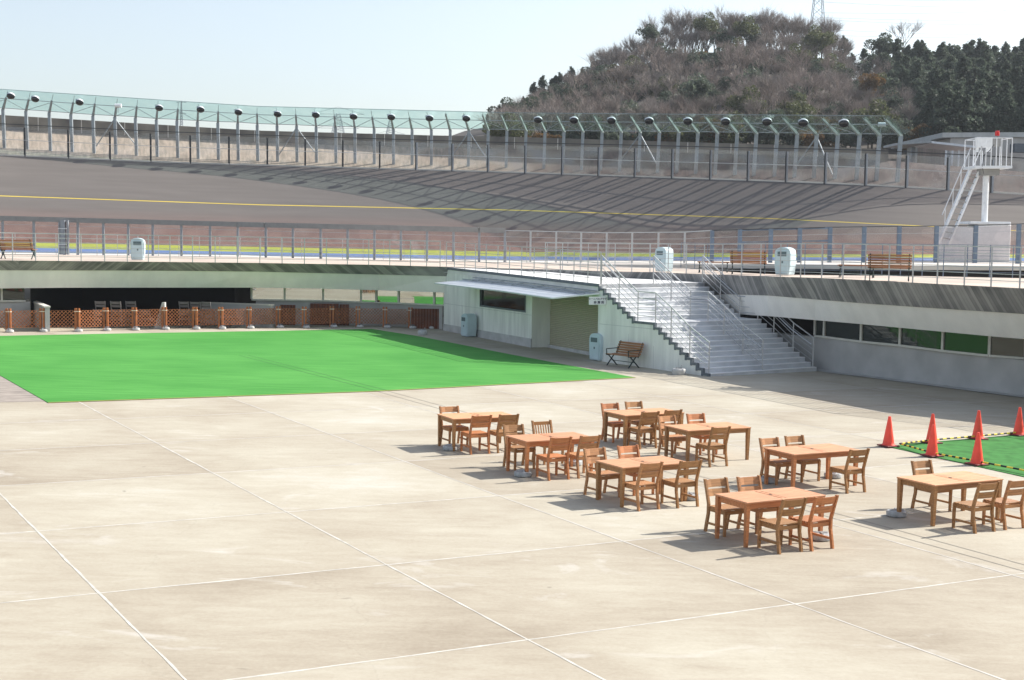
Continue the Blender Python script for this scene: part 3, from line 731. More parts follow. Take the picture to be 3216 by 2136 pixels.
# awning
aw = [PY(1492,874,63.8), PY(1888,920,E.y+.15), None, None]
awd = 1.5; nn = (nab+nbc).normalized()
bl = VP(A, B, 1492, 874); bl = Vector((bl.x, bl.y, 2.60)); br = Vector((E.x, E.y, 2.50))-ew*.06
bm_ = Vector((B.x, B.y, 2.57))+nbc*.03
fl = bl+nab*awd-Z*.22-eab*1.2; fm = bm_+nn*awd-Z*.22; fr_ = br+nbc*awd-Z*.22-ebc*1.0
ao = thing('awning', bl, 'long thin grey metal awning over the ticket office front', 'awning')
f = MB(); b0 = [bl+nab*.01, bm_, br]; f0 = [fl, fm, fr_]
f.loft([b0, f0, [p-Z*.05 for p in f0], [p-Z*.05 for p in b0], b0])
f.v += []; k = 0
f.f += [[0, 3, 6, 9], [2, 11, 8, 5]]
put('sheet', f, 'awning', ao)
f = MB()
for i in range(6):
    t = (i+.6)/6; a = (b0[0].lerp(b0[1], t*2) if t < .5 else b0[1].lerp(b0[2], t*2-1)); c = (f0[0].lerp(f0[1], t*2) if t < .5 else f0[1].lerp(f0[2], t*2-1))
    f.tube(a+Z*.03, a.lerp(c, .35)+Z*.02, .012, 4)
f.path([p+Z*.045 for p in [b0[0].lerp(f0[0], .3), b0[1].lerp(f0[1], .3), b0[2].lerp(f0[2], .3)]], .025, 4)
f.path([p+Z*.08 for p in [b0[0].lerp(f0[0], .05), b0[1].lerp(f0[1], .05), b0[2].lerp(f0[2], .05)]], .02, 4)
put('brackets', f, 'galv', ao)
# hanging sign
tp = VP(E+(-ew)*.25, E+(-ew)*.25+er, 1854, 933); 
sp_ = Vector((T0.x, T0.y, 0))+er*(RUN+.06)-ew*.2
sg = thing('sign', sp_, 'small white sign with blue-black Japanese lettering at the corner of the awning', 'sign')
SGW, SGH = .66, .29; sgc = PY(1877, 945, E.y-.45); sx = Vector((.97, .24, 0)).normalized(); sn = Vector((sx.y, -sx.x, 0))
sgo = sgc-sx*SGW/2
f = MB(); f.obox(sgo, sx, sn, Z, (0, SGW), (-.05, 0), (-SGH/2, SGH/2)); put('sign_board', f, 'paint_white', sg)
f = MB(); f.tube(sgc-sn*.05+sx*.1, sgc-sn*.5+sx*.12, .015, 4); put('bracket', f, 'galv', sg)
def text(body, size, pos, ex, ez, m, parent, name='lettering', align='CENTER', bold=0.0):
    cu = bpy.data.curves.new(name, 'FONT'); cu.body = body; cu.size = size; cu.align_x = align; cu.align_y = 'CENTER'; cu.offset = bold; cu.extrude = .001
    to = bpy.data.objects.new('tmp_text', cu); col.objects.link(to)
    dg = bpy.context.evaluated_depsgraph_get(); me = bpy.data.meshes.new_from_object(to.evaluated_get(dg))
    bpy.data.objects.remove(to); me.materials.clear(); me.materials.append(MATS[m])
    ey = ez; nz_ = ex.cross(ey)
    M = Matrix.Translation(pos) @ Matrix((ex, ey, nz_)).transposed().to_4x4()
    o = bpy.data.objects.new(name, me); col.objects.link(o); me.transform(parent.matrix_world.inverted() @ M); o.parent = parent
    return o
mat('ink', (.02, .03, .08), .5)
text('カーニバルプラザ', .088, sgc+Z*.07+sn*.004, sx, Z, 'ink', sg, bold=.002)
text('投 票 所', .115, sgc-Z*.065+sx*.05+sn*.004, sx, Z, 'ink', sg, bold=.003)

# ------------------------------------------------------------------ railings on the deck
def along(fn, pxs): return [fn(x) for x in pxs]
inner_px = [-240,-165,-95,-30,40,112,184,255,329,400,466,534,605,676,746,816,886,956,1025,1091,1158,1224,1289,1340,1382]
railing('deck_railing', 'steel post railing on the walkway edge above the white band, left stretch', [edge(x)+Z*.0 for x in inner_px], 1.2, None, 6, 'railings along the walkway')
slab_px = [1399,1424,1457,1490,1524,1560.5,1597,1635,1674,1714,1756,1799,1843,1883]
def slabpt(x):
    y = ip([(1393,838),(1669,868),(1887,893)], x)
    if x < 1669: p = VP(A, B, x, y); z = 3.03+(2.91-3.03)*(x-1393)/276
    else: p = VP(B, C, x, y); z = 2.91+(zt-2.91)*(x-1669)/218
    return Vector((p.x, p.y, z))+Vector((.04, .06, 0))
railing('terrace_railing', 'steel post railing along the front of the terrace above the ticket office', [slabpt(x) for x in slab_px], 1.2, None, 6, 'railings along the walkway')
rx = [1712,1766,1822,1877,1931,1984,2041,2098,2155,2211,2268,2328,2388,2450,2514,2580,2647,2717,2791,2866,2943,3028,3112,3202]
railing('deck_railing', 'steel post railing on the walkway edge above the white band, right stretch', [edge(x) for x in rx]+[Vector((17.3,39.4,ZR)), Vector((18.4,37.4,ZR)), Vector((19.5,35.5,ZR)), Vector((22.3,30,ZR)), Vector((24.8,22,ZR))], 1.2, None, 6, 'railings along the walkway')
ox = list(range(-330, 2460, 64))
railing('outer_railing', 'thin steel railing on the far side of the walkway, left stretch', [outer(x)-Vector((0,.3,0)) for x in [x for x in ox if x < 2130]], 1.15, None, 5, 'railings along the walkway', .018, .009, .012)
railing('outer_railing', 'thin steel railing on the far side of the walkway beside the dark gap', [outer(x)-Vector((0,.15,0)) for x in [2137,2180,2220,2268,2330,2400,2468,2524,2580,2640,2701,2766,2824,2892,2958,3032,3103,3175,3250]], 1.2, None, 6, 'railings along the walkway', .02, .010, .014, m='post_blue')

# ------------------------------------------------------------------ apron, glass fence, track
def zap(x): return ip([(1700,ZD),(2350,3.40),(2717,3.46),(4000,3.46)], x)
TX = [-900,-500]+list(range(-300, 3400, 75))+[3500,3900]
IN_Y = [(-900,779),(0,791),(804,802),(1608,817),(2100,818),(2412,819),(2717,819),(3216,820),(3900,828)]
IN_D = [(-900,84),(0,88),(804,88.5),(1608,84.5),(2100,78.5),(2412,74.5),(2717,71.6),(3216,73),(3900,75)]
RM_Y = [(-900,455),(0,488),(535,512),(804,520),(1608,543),(2412,570),(2717,582),(3115,606),(3216,612),(3900,655)]
RM_K = [(-900,91),(0,102),(400,104),(749,105.2),(992,105.3),(1229,104.2),(1464,102.3),(1803,97.6),(2064,93),(2308,88),(2555,83.5),(2814,80),(3216,79.5),(3900,81)]
def smooth_tab(tab, w=130):
    xs = np.arange(-1200, 4300, 20.); ys = np.interp(xs, [t[0] for t in tab], [t[1] for t in tab]); k = np.exp(-.5*(np.arange(-20, 21)*20/w)**2); k /= k.sum()
    yy = np.convolve(np.pad(ys, 20, mode='edge'), k, mode='valid'); return list(zip(xs.tolist(), yy.tolist()))
RM_D = smooth_tab(RM_K); RM_Y = smooth_tab(RM_Y, 90); IN_D = smooth_tab(IN_D); IN_Y = smooth_tab(IN_Y, 90)
BL_Y = [(-900,763),(0,777),(804,792),(1608,806),(2412,808),(3216,810),(3900,818)]
GR_Y = [(-900,744),(0,760),(804,775.6),(1608,791),(2412,797),(3216,800),(3900,808)]
YL_Y = [(-900,590),(0,615),(804,643),(1608,659.8),(2412,686),(2899,710),(3216,726),(3900,756)]
def inn(x): return PY(x, ip(IN_Y, x), ip(IN_D, x))
def rim(x): return PY(x, ip(RM_Y, x), ip(RM_D, x))
def onbank(x, y):
    a, b = inn(x), rim(x); lo_, hi = 0., 1.
    for _ in range(30):
        m_ = (lo_+hi)/2; p = a.lerp(b, m_); v = p-CAM; yy = CY-FPX*v.dot(CU)/v.dot(CF)
        if yy > y: lo_ = m_
        else: hi = m_
    return a.lerp(b, lo_)
f = MB(); rows, uvs = [], []
cu_ = [0]
for a, b in zip(TX[:-1], TX[1:]): cu_.append(cu_[-1]+(rim(b)-rim(a)).length)
for v, tab in ((0, None), (.05, BL_Y), (.10, GR_Y), (.3, None), (.5, YL_Y), (.75, None), (1, None)):
    r = []
    for x in TX:
        if v == 0: p = inn(x)
        elif v == 1: p = rim(x)
        elif v == .3: p = onbank(x, ip(GR_Y, x)).lerp(onbank(x, ip(YL_Y, x)), .5)
        elif v == .75: p = onbank(x, ip(YL_Y, x)).lerp(rim(x), .5)
        else: p = onbank(x, ip(tab, x))
        r.append(p)
    rows.append(r); uvs.append([(c, v) for c in cu_])
f.loft(rows, uvs=uvs); tag(f.build('cycling_track', 'track', fix=False, smooth=True), kind='structure')
f = MB(); f.loft([[rim(x)+Vector((0,.05,-.05)) for x in TX], [rim(x)+Vector((0,.05,.10)) for x in TX], [rim(x)+Vector((0,.3,.10)) for x in TX]])
tag(f.build('track_kerb', 'apron', fix=False), kind='structure')
APY = [(-900,797),(0,799),(804,808),(1500,822),(1750,829.5),(2000,831),(2412,829),(2750,833),(3216,836),(3900,842)]
def apin(x): return PZ(x, ip(APY, x), zap(x)+.003)
f = MB(); r0 = [apin(x) for x in TX]; r1 = [inn(x)+Vector((0,0,-.004)) for x in TX]
f.loft([[p-Z*.2+Vector((0,.9,0)) for p in r0], [p-Z*.2 for p in r0], r0, r1])
tag(f.build('apron', 'apron', fix=False), kind='structure')
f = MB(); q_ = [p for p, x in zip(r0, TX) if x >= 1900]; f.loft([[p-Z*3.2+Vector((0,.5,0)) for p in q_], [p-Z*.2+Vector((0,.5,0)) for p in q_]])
tag(f.build('underpass_wall', 'shade_paint', fix=False), 'wall of the gap between the walkway and the track apron, its shade painted near-black', 'wall')  # shade below the apron put into the wall colour
# glass fence between walkway and apron
FBY = [(-300,797),(245,800.5),(747,806),(835,809),(1176,816),(1505,822.6),(1746,824.5),(2150,826),(2606,824.5),(2823,826),(3063,829),(3200,831),(3600,836)]
FTY = [(-300,675),(0,685.5),(804,706),(1608,724.4),(1905,731),(2150,729),(2240,723.5),(2412,719),(2616,713.6),(3063,708.5),(3216,703),(3600,690)]
zf = lambda x: ip([(1700,ZD),(2350,3.40),(2717,3.46),(4000,3.46)], x)
def fbase(x): return PZ(x, ip(FBY, x), zf(x))
def ftop(x, dy=0):
    b = fbase(x); r = ray(x, ip(FTY, x)+dy); return CAM+r*(b.y/r.y)
fpx = [-270,-180,-90,8.5,106.6,202,245,325,403,480,570,660,747,835,920,1007,1092,1176,1259,1341,1424,1505,1585.5]
fpx2 = [1666,1746.6,1825,1905,1985,2067.7,2150,2234]
fpx3 = [2236,2323,2412+8,2412+99,2606,2713,2823,2940,3063,3198,3340]
gf = thing('glass_fence', fbase(800), 'long glass fence with grey posts and a thick grey top rail, left stretch', 'fence')
def fence(gf, px, m, w, rail_w, rail_m, panes='glass_inner'):
    for i, x in enumerate(px):
        b, t = fbase(x), ftop(x); f = MB(); f.box(((b.x+t.x)/2, b.y, (b.z+t.z)/2), (w, w*.8, t.z-b.z)); put('post', f, m, gf)
    for a, b in zip(px[:-1], px[1:]):
        p, q, r, s = fbase(a), fbase(b), ftop(b), ftop(a); f = MB(); dd = Vector((0, .02, 0)); h = Z*.10
        k = w/2*1.02; t = (q-p).normalized()*k
        f.prism([p+h+t, q+h-t, r-h*.6-t, s-h*.6+t], dd); put('glass_panel', f, panes, gf)
    f = MB(); f.path([ftop(x)+Z*.0 for x in px], rail_w, 4); put('top_rail', f, rail_m, gf)
    f = MB(); f.path([ftop(x)-Z*.34-Vector((0,.08,0)) for x in px], .012, 4); put('wire', f, 'steel', gf); f = MB(); f.path([fbase(x)+Z*.10-Vector((0,.05,0)) for x in px], .02, 4); put('wire', f, 'steel', gf)
fence(gf, fpx, 'post_grey', .13, .20, 'rail_grey')
gf2 = thing('glass_fence', fbase(1900), 'middle stretch of the glass fence with slim silver posts, behind the staircase top', 'fence')
fence(gf2, [1585.6]+fpx2, 'steel', .10, .03, 'steel')
gf3 = thing('glass_fence', fbase(2700), 'right stretch of the glass fence with thick blue-grey posts below the white tower', 'fence')
fence(gf3, fpx3, 'post_blue', .19, .025, 'post_dark')
f = MB(); 
for zf_ in (.62, .98): f.path([fbase(2323).lerp(ftop(2323), zf_), fbase(2606).lerp(ftop(2606), zf_)], .06, 4)
put('gate_bar', f, 'post_blue', gf3)
gt = thing('fence_gate', fbase(190), 'narrow dark gate cabinet with white straps in the glass fence at the left', 'gate')
b, t = fbase(202), ftop(202); f = MB(); f.box((b.x, b.y-.15, (b.z+t.z)/2), (.26, .3, t.z-b.z-.05)); put('cabinet', f, 'post_grey', gt)
f = MB(); f.box((b.x+.26, b.y-.12, (b.z+t.z)/2), (.10, .2, t.z-b.z-.05)); f.box((b.x-.22, b.y-.12, (b.z+t.z)/2), (.08, .2, t.z-b.z-.05)); put('frame', f, 'post_grey', gt)
f = MB(); 
for q_ in (.3, .75): f.box((b.x, b.y-.31, b.z+(t.z-b.z)*q_), (.5, .02, .04))
put('strap', f, 'paint_white', gt)

# fence on the rim of the track
FHP = [(0,92),(1076,88),(1534,87),(1995,92),(2350,95),(2717,102),(3100,106)]
def fh(x): return ip(FHP, x)*rim(x).y/FPX
rpx = [-330,-200,-60,76.6,213.5,344.6,472.6,597,718.5,839,958,1076,1192,1308.6,1422,1534,1651,1767,1881.4,1995.5,2113,2233,2351,2471.6,2594,2721,2849.5,2979,3117,3260,3400]
rf = thing('rim_fence', rim(1600), 'long clear panel fence with dark posts standing on the rim of the banked track', 'fence')
for i, x in enumerate(rpx):
    p = rim(x); f = MB(); f.box((p.x, p.y+.1, p.z-.05+fh(x)/2), (.12, .11, fh(x))); put('post', f, 'post_dark' if x < 1300 else 'post_grey', rf)
    if x >= 1300: f = MB(); f.box((p.x-.09, p.y+.06, p.z-.05+fh(x)/2), (.06, .11, fh(x))); put('post_edge', f, 'post_dark', rf)
for a, b in zip(rpx[:-1], rpx[1:]):
    p, q = rim(a)+Z*.12+Vector((0,.06,0)), rim(b)+Z*.12+Vector((0,.06,0)); f = MB(); f.prism([p, q, q+Z*(fh(b)-.15), p+Z*(fh(a)-.15)], (0,.02,0)); put('clear_panel', f, 'glass_fence', rf)
f = MB(); f.path([rim(x)+Z*(fh(x)+.14)+Vector((0,.06,0)) for x in TX], .035, 4); put('top_cable', f, 'post_dark', rf)
f = MB(); f.path([rim(x)+Z*fh(x)*.55 for x in TX], .022, 4); put('middle_wire', f, 'steel', rf)

# ------------------------------------------------------------------ embankment, wall, canopy
ST_Y = [(-900,395),(0,407),(804,447),(1340,462),(1608,468),(2412,486),(2800,505),(3216,540),(3900,590)]
WT_Y = [(-900,330),(0,361),(804,410),(1340,425),(1608,430),(2412,454),(2800,470)]
SO = [(-900,11),(0,10),(800,6.5),(1400,5),(3900,5)]
def sltop(x): return PY(x, ip(ST_Y, x), ip(RM_D, x)+ip(SO, x))
f = MB(); r0 = [rim(x)+Vector((0,.3,.09)) for x in TX]; r2 = [sltop(x) for x in TX]
r1 = [a.lerp(b, .5)-Z*.12 for a, b in zip(r0, r2)]
cc = cu_
r3 = [Vector((p.x*1.5, p.y+55, p.z-.5)) for p in r2]
f.loft([r0, r1, r2, r3], uvs=[[(c, 0) for c in cc], [(c, 3) for c in cc], [(c, 6) for c in cc], [(c, 40) for c in cc]])
tag(f.build('embankment', 'dry_grass', fix=False, smooth=True), kind='structure')
rw = thing('rim_wall', sltop(800), 'long stained concrete wall along the top of the grass bank behind the track', 'wall')
wx = [x for x in TX if x < 2790]+[2790]
f = MB(); lo_ = [sltop(x)+Vector((0,-.05,-.3)) for x in wx]; hi = []
for x in wx:
    b = sltop(x); r = ray(x, ip(WT_Y, x)); hi.append(CAM+r*((b.y-.05)/r.y))
f.loft([lo_, hi, [p+Vector((0,.35,0)) for p in hi], [p+Vector((0,.35,0)) for p in lo_]]); put('wall_face', f, 'wallrim', rw, fix=False)
f = MB()
for x in range(-560, 2790, 136):
    b = sltop(x); r = ray(x, ip(WT_Y, x)); t = CAM+r*((b.y-.05)/r.y); f.box((t.x, t.y-.03, (b.z+t.z)/2), (.06, .02, t.z-b.z-.05))
put('joint_strip', f, 'apron', rw)

# canopy posts (source pixels of the bends)
cb = [(28,275),(240,290),(455,305),(655,320),(858,335),(1060,345),(1250,355),(1443,372),(1633,380),(1822,390),(2010,400),(2193,405)]
P_ = [(x*.3405, 250+y*.3405) for x, y in cb]
cb = [(12,418),(195,425),(375,430),(555,438),(735,443),(912,448),(1090,455),(1268,459),(1440,462),(1618,465),(1792,467),(1965,469),(2142,471),(2315,473)]
P_ += [(804+x*.3405, 250+y*.3405) for x, y in cb]
cb = [(130,477),(305,480),(480,484),(655,486),(832,488),(1008,489),(1183,490),(1360,491),(1538,493),(1715,495),(1895,498),(2078,500),(2255,502)]
P_ += [(1608+x*.3405, 250+y*.3405) for x, y in cb]
cb = [(85,505),(270,508),(450,512),(645,515),(845,516),(1030,518),(1225,520)]
P_ += [(2412+x*.3405, 250+y*.3405) for x, y in cb]
P_ = [(-285,324),(-210,330),(-137,335),(-64,340)]+P_
BASEY = [(-300,440),(17,454),(89,458),(159,461),(297,471),(429,479),(557,485.6),(747,493.5),(871,498),(1054,503.5),(1235,508),(1412,512),(1589,515),(1712,518),(1887,523),(2064,528),(2185,538),(2308,542),(2432,546),(2555,558),(2683,566.6),(2814,573.5)]
TIPDX = [(-300,22),(0,15),(400,7),(804,-1),(1150,-9),(1534,-19),(1900,-29),(2300,-43),(2630,-54),(2830,-54)]
TIPY = [(-300,268),(0,284),(804,337.5),(1608,358),(2412,365.5),(2830,369.5)]
SO = [(-900,11),(0,10),(800,6.5),(1400,5),(3900,5)]
LO = [(-900,3),(0,2.0),(400,1.0),(749,.4),(2830,.3)]
def cdep(x): return ip(RM_D, x)+ip(LO, x)+1.0
bend = [PY(x, y, cdep(x)) for x, y in P_]
base = [PY(x+5*(1-x/1400) if x < 1400 else x-2-(x-1400)/120, ip(BASEY, x), cdep(x)) for x, y in P_]
tipf = []                                              # top edge of the glass
for (x, y) in P_:
    tx = x+ip(TIPDX, x); tipf.append(PY(tx, ip(TIPY, tx)+1, cdep(x)-ip([(0,1.25),(1500,1.15),(2830,.7)], x)))
cn = thing('glass_canopy', base[20], 'long tilted glass canopy on bent steel posts behind the rim of the track', 'canopy')
NP = len(P_)
for i in range(NP):
    f = MB(); f.tube(base[i]-Z*.9, bend[i], .145, 4); put('post', f, 'galv', cn)
    tp = bend[i].lerp(tipf[i], .66 if P_[i][0] < 1400 else .9)
    f = MB(); f.tube(bend[i]-(tipf[i]-bend[i])*.03, tp, .12, 4, .075); f.tube(tp, tipf[i], .02, 4); put('arm', f, 'galv' if P_[i][0] < 1200 else 'galv_green', cn)
for i in range(NP-1):
    f = MB(); e_ = (tipf[i]-bend[i]).cross(bend[i+1]-bend[i]).normalized()*.015; u_ = Z*.13
    f.prism([bend[i]+u_, bend[i+1]+u_, tipf[i+1]+u_, tipf[i]+u_], e_); put('glass_panel', f, 'glass_canopy', cn)
a, b = bend[-1], tipf[-1]; c = PY(2878, 430, bend[-1].y-.8); f = MB(); f.prism([a+Z*.13, c+Z*.1, b+(c-a)*.3+Z*.13, b+Z*.13], (0,0,.015)); put('glass_panel', f, 'glass_canopy', cn)
f = MB()
for t_, r_ in ((.0, .03), (.52, .03), (1.0, .02)): f.path([bend[i].lerp(tipf[i], t_)+Z*.10 for i in range(NP)], r_, 4)
put('purlins', f, 'galv', cn)
f = MB()
for i in range(1, NP-1, 2):
    f.tube(bend[i]+Z*.05, bend[i+1].lerp(tipf[i+1], .55), .022, 4); f.tube(bend[i]+Z*.05, bend[i-1].lerp(tipf[i-1], .55), .022, 4)
put('tie_rods', f, 'galv', cn)
for px_ in (360, 932, 1473, 2011, 2565):
    i = min(range(NP), key=lambda k: abs(P_[k][0]-px_))
    for s_ in (-1, 1):
        if 0 <= i+s_ < NP: f = MB(); f.tube(bend[i]-Z*.1, base[i+s_]+Vector((0,.5,.3)), .045, 6); put('brace', f, 'galv', cn)
# floodlights
lamp_px = {9.5:(34,301), 81.7:(110.6,310.6), 223:(250,320.8), 491.4:(500,338.5), 620.4:(630,343.6), 746.7:(749,352),
    870.4:(872,358), 993:(992,360.7), 1114.5:(1110.5,365.8), 1235.7:(1229,367.5), 1355:(1349,371), 1473:(1464.6,371.6)}
for x, lx in zip((305,655,1008,1360,1715,2078), (240,572,918,1265,1622,1970)): lamp_px[1608+x*.3405] = (1608+lx*.3405, 376+(lx-240)*.003)
lamp_px[2412+85*.3405] = (2412-9*.3405, 382); lamp_px[2412+450*.3405] = (2412+325*.3405, 385); lamp_px[2412+845*.3405] = (2412+700*.3405, 386.5)
keys = sorted(lamp_px); proto = None
for n_, k in enumerate(keys):
    lx, ly = lamp_px[k]; i = min(range(NP), key=lambda q: abs(P_[q][0]-k))
    pos = PY(lx, ly, bend[i].y-ip([(0,1.1),(1500,1.0),(2830,.75)], k)-.20)
    M = Matrix.Translation(pos) @ Matrix.Rotation(ip([(0,.15),(1500,-.15),(2800,-.5)], k), 4, 'Z') @ Matrix.Rotation(R(-34), 4, 'X') @ Matrix.Rotation(ip([(0,.12),(2800,-.12)], k), 4, 'Y') @ Matrix.Diagonal((.92,.9,.86,1))
    lab = f'dark-faced floodlight on the glass canopy, {ORD[n_] if n_ < 20 else "twenty-first"} from the left end of the row' if n_ < len(keys)-1 else 'dark-faced floodlight on the glass canopy, last one before its right end'
    if proto is None:
        proto = thing('floodlight', (0,0,0), lab, 'floodlight', 'floodlights along the glass canopy')
        prof = [(.02,.235),(.12,.225),(.22,.185),(.28,.11),(.305,.03),(.30,0)]
        f = MB(); f.lathe(prof, 20, Matrix.Diagonal((1.05,.95,1,1))); f.box((0,.1,.2), (.3,.28,.12)); f.build('housing', 'lamp_white', proto, smooth=True)
        prof = [(.30,0),(.298,-.07),(.27,-.15),(.20,-.215),(.10,-.245),(.01,-.25)]
        f = MB(); f.lathe(prof, 20, Matrix.Diagonal((1.05,.95,1,1))); f.build('lens', 'lamp_dark', proto, smooth=True)
        f = MB(); f.tube((-.05,.1,.22), (-.08,.42,.30), .035, 6); f.box((-.26,.05,.2),(.16,.14,.16)); f.build('bracket', 'galv', proto)
        proto.matrix_world = M
    else: dup(proto, M, lab)
def speaker(px, py, Y, label):
    p = PY(px, py, Y); t = thing('loudspeaker', p, label, 'loudspeaker'); 
    f = MB(); f.tube(p+Vector((-.22,0,0)), p+Vector((.22,0,0)), .13, 12); put('horn', f, 'lamp_white', t)
    f = MB(); f.tube(p, p+Vector((-.05,.15,-.45)), .025, 6); put('bracket', f, 'galv', t)
speaker(2412+1050*.3405, 391, 87.9, 'white loudspeaker on the last arm of the glass canopy at its right end')
speaker(1090*.3405, 332, 98, 'small white loudspeaker on the glass canopy between two floodlights at the left')

# ------------------------------------------------------------------ hall and shelter behind the track at the right
hl = thing('sports_hall', (45, 120, 7), 'grey hall with a long flat pale roof behind the track at the far right', 'hall')
a, b = PY(2960, 432, 118), PY(4000, 426, 128); f = MB()
f.prism([a, b, b+Vector((0,16,0)), a+Vector((0,16,0))], (0,0,.40)); put('roof', f, 'roof_grey', hl)
f = MB(); a2, b2 = a+Vector((.8,.45,-.002)), b+Vector((-.8,.45,-.002)); f.prism([a2, b2, b2+Vector((0,13,0)), a2+Vector((0,13,0))], (0,0,-7)); put('wall', f, 'wall_con', hl)
f = MB(); a3 = PY(3205, 440, 117.5); f.box((a3.x+1.2, a3.y+1.0, a3.z-.6), (3, 1.2, .7)); put('eaves_box', f, 'edge_grey', hl)
sh = thing('shelter', (30, 98, 7), 'open shelter with a thin white-edged flat roof and slim white posts', 'shelter')
a, b, c = PY(2822, 455, 98), PY(2926, 450, 94), PY(3072, 466, 92)
f = MB(); f.prism([b, c, c+Vector((0,4,0)), b+Vector((0,4,0))], (0,0,.14)); put('roof', f, 'white_paint', sh)
f = MB(); f.prism([a, b+Z*.03+Vector((-.02,0,0)), b+Vector((-.02,4,.03)), a+Vector((0,4,0))], (0,0,.16)); put('side_roof', f, 'roof_grey', sh)
for x in (2972, 2992, 3012.6, 3033.5, 3060):
    p = PY(x, 470, 93.2); f = MB(); f.tube(p-Z*.05, Vector((p.x-.15, p.y, 5.5)), .06, 6); put('post', f, 'white_paint', sh)
p = PY(2868, 462, 97.5); f = MB(); f.tube(p, Vector((p.x, p.y, 6)), .16, 4); put('post', f, 'galv', sh)
a, b = PY(2885, 470, 99.5), PY(2968, 470, 99.5); f = MB(); f.prism([Vector((a.x, a.y, 5.5)), Vector((b.x, b.y, 5.5)), b+Z*.3, a+Z*.3], (0,.3,0)); put('screen_wall', f, 'wood_wall', sh)
# grandstand just outside the frame, shading the far end of the track
gs = thing('grandstand', (62, 88, 3), 'grandstand beyond the right edge of the view', 'grandstand')
f = MB(); f.box((47.5, 84.5, 10.0), (9, 12, 9.0)); put('wall', f, 'wall_con', gs)
f = MB(); f.box((47.5, 84.5, 14.9), (11, 14, .5)); put('roof', f, 'roof_grey', gs)

# ------------------------------------------------------------------ start tower
TD = 71.2
tw = thing('judge_tower', PY(3095, 819, TD), 'white steel judges tower with ladder, railed platform and red lamp beside the track', 'tower')
def c4(x, y): return (2412+x*.3405, 250+y*.3405)
def p4(x, y, d=0): X, Y_ = c4(x, y); return PY(X, Y_, TD+d)
f = MB(); f.tube(p4(1995,1345), p4(2012,835), .15, 14); put('column', f, 'white_paint', tw, smooth=True)
f = MB(); a = p4(1852,826); b = p4(2195,826); f.obox(a, (b-a).normalized(), Vector((0,1,0)), Z, (0, (b-a).length), (-.9, .9), (0, .13)); put('platform', f, 'white_paint', tw)
f = MB(); f.box(p4(2030,856), (.9,.7,.32)); put('bracket', f, 'rail_grey', tw)
f = MB(); L_ = (b-a).length; ex = (b-a).normalized()
for yy in (-.86, .86):
    for k in range(8 if yy < 0 else 5):
        p = a+ex*(L_*(.02+.96*k/(7 if yy < 0 else 4)))+Vector((0,yy,.13)); f.tube(p, p+Z*1.35, .022, 6)
    for h in (1.35,): f.tube(a+ex*(L_*.02)+Vector((0,yy,.13+h)), a+ex*(L_*.98)+Vector((0,yy,.13+h)), .026, 6)
for s_ in (.02, .98): f.tube(a+ex*(L_*s_)+Vector((0,-.86,1.48)), a+ex*(L_*s_)+Vector((0,.86,1.48)), .026, 6)
put('railing', f, 'white_paint', tw)
f = MB(); l1, l2 = p4(1862,830,-.3), p4(1570,1515,-1.2); l3, l4 = p4(1950,850,.1), p4(1728,1350,-.8)
l4 = l3+(l2-l1); f.tube(l1, l2, .085, 4); f.tube(l3, l4, .085, 4); put('ladder_rail', f, 'white_paint', tw)
f = MB()
for k in range(1, 12): t_ = k/12; f.tube(l1.lerp(l2, t_), l3.lerp(l4, t_), .035, 4)
put('rungs', f, 'rail_grey', tw)
f = MB(); u_ = Z*1.05; f.tube(l1.lerp(l2,.0)+u_, l1.lerp(l2,.9)+u_, .022, 6)
for t_ in (.05,.3,.55,.8): f.tube(l1.lerp(l2,t_), l1.lerp(l2,t_)+u_, .018, 6)
f.tube(l3+u_, l3.lerp(l4,.75)+u_, .022, 6)
put('ladder_handrail', f, 'white_paint', tw)
f = MB(); f.tube(p4(2115,640), p4(2115,520), .02, 6); f.box(p4(2100,580), (.4,.3,.4)); put('mast', f, 'rail_grey', tw)
f = MB(); f.lathe([(.09,-.12),(.11,-.1),(.11,.1),(.07,.13)], 14, Matrix.Translation(p4(2115,497))); put('warning_lamp', f, 'red_lamp', tw, smooth=True)
f = MB(); f.box(p4(1990,580,-.2), (.75,.35,.5), None); f.box(p4(1930,640,-.2),(.12,.12,.3)); f.box(p4(2030,620,-.2),(.18,.2,.5)); put('loudspeaker_box', f, 'white_paint', tw)
f = MB(); f.path([p4(1968,612,-.5), p4(1995,690,-.6), p4(1975,800,-.9), p4(1990,870,-.5)], .02, 5); f.path([p4(2085,600,-.5), p4(2050,650,-.6), p4(1995,700,-.6)], .02, 5); put('cable', f, 'cable', tw)
zb_ = 3.46
def blk(x0, x1, ytop, d0, dep, name, top=False):
    a, b = PY(x0, ytop, TD+d0), PY(x1, ytop, TD+d0); f = MB(); f.box(((a.x+b.x)/2, a.y+dep/2, (a.z+zb_)/2), (b.x-a.x, dep, a.z-zb_)); put(name, f, 'white_paint', tw, bevel=.03)
blk(3071, 3176, 704, -.6, 1.6, 'base_block'); blk(2960, 3058, 712, -.5, 1.2, 'base_cabinet')
f = MB(); a, b = PY(3048, 704, TD-.8), PY(3176, 700, TD-.8); f.box(((a.x+b.x)/2, a.y+1.0, (a.z+b.z)/2+.03), (b.x-a.x, 1.9, .12)); put('base_lid', f, 'white_paint', tw, bevel=.02)

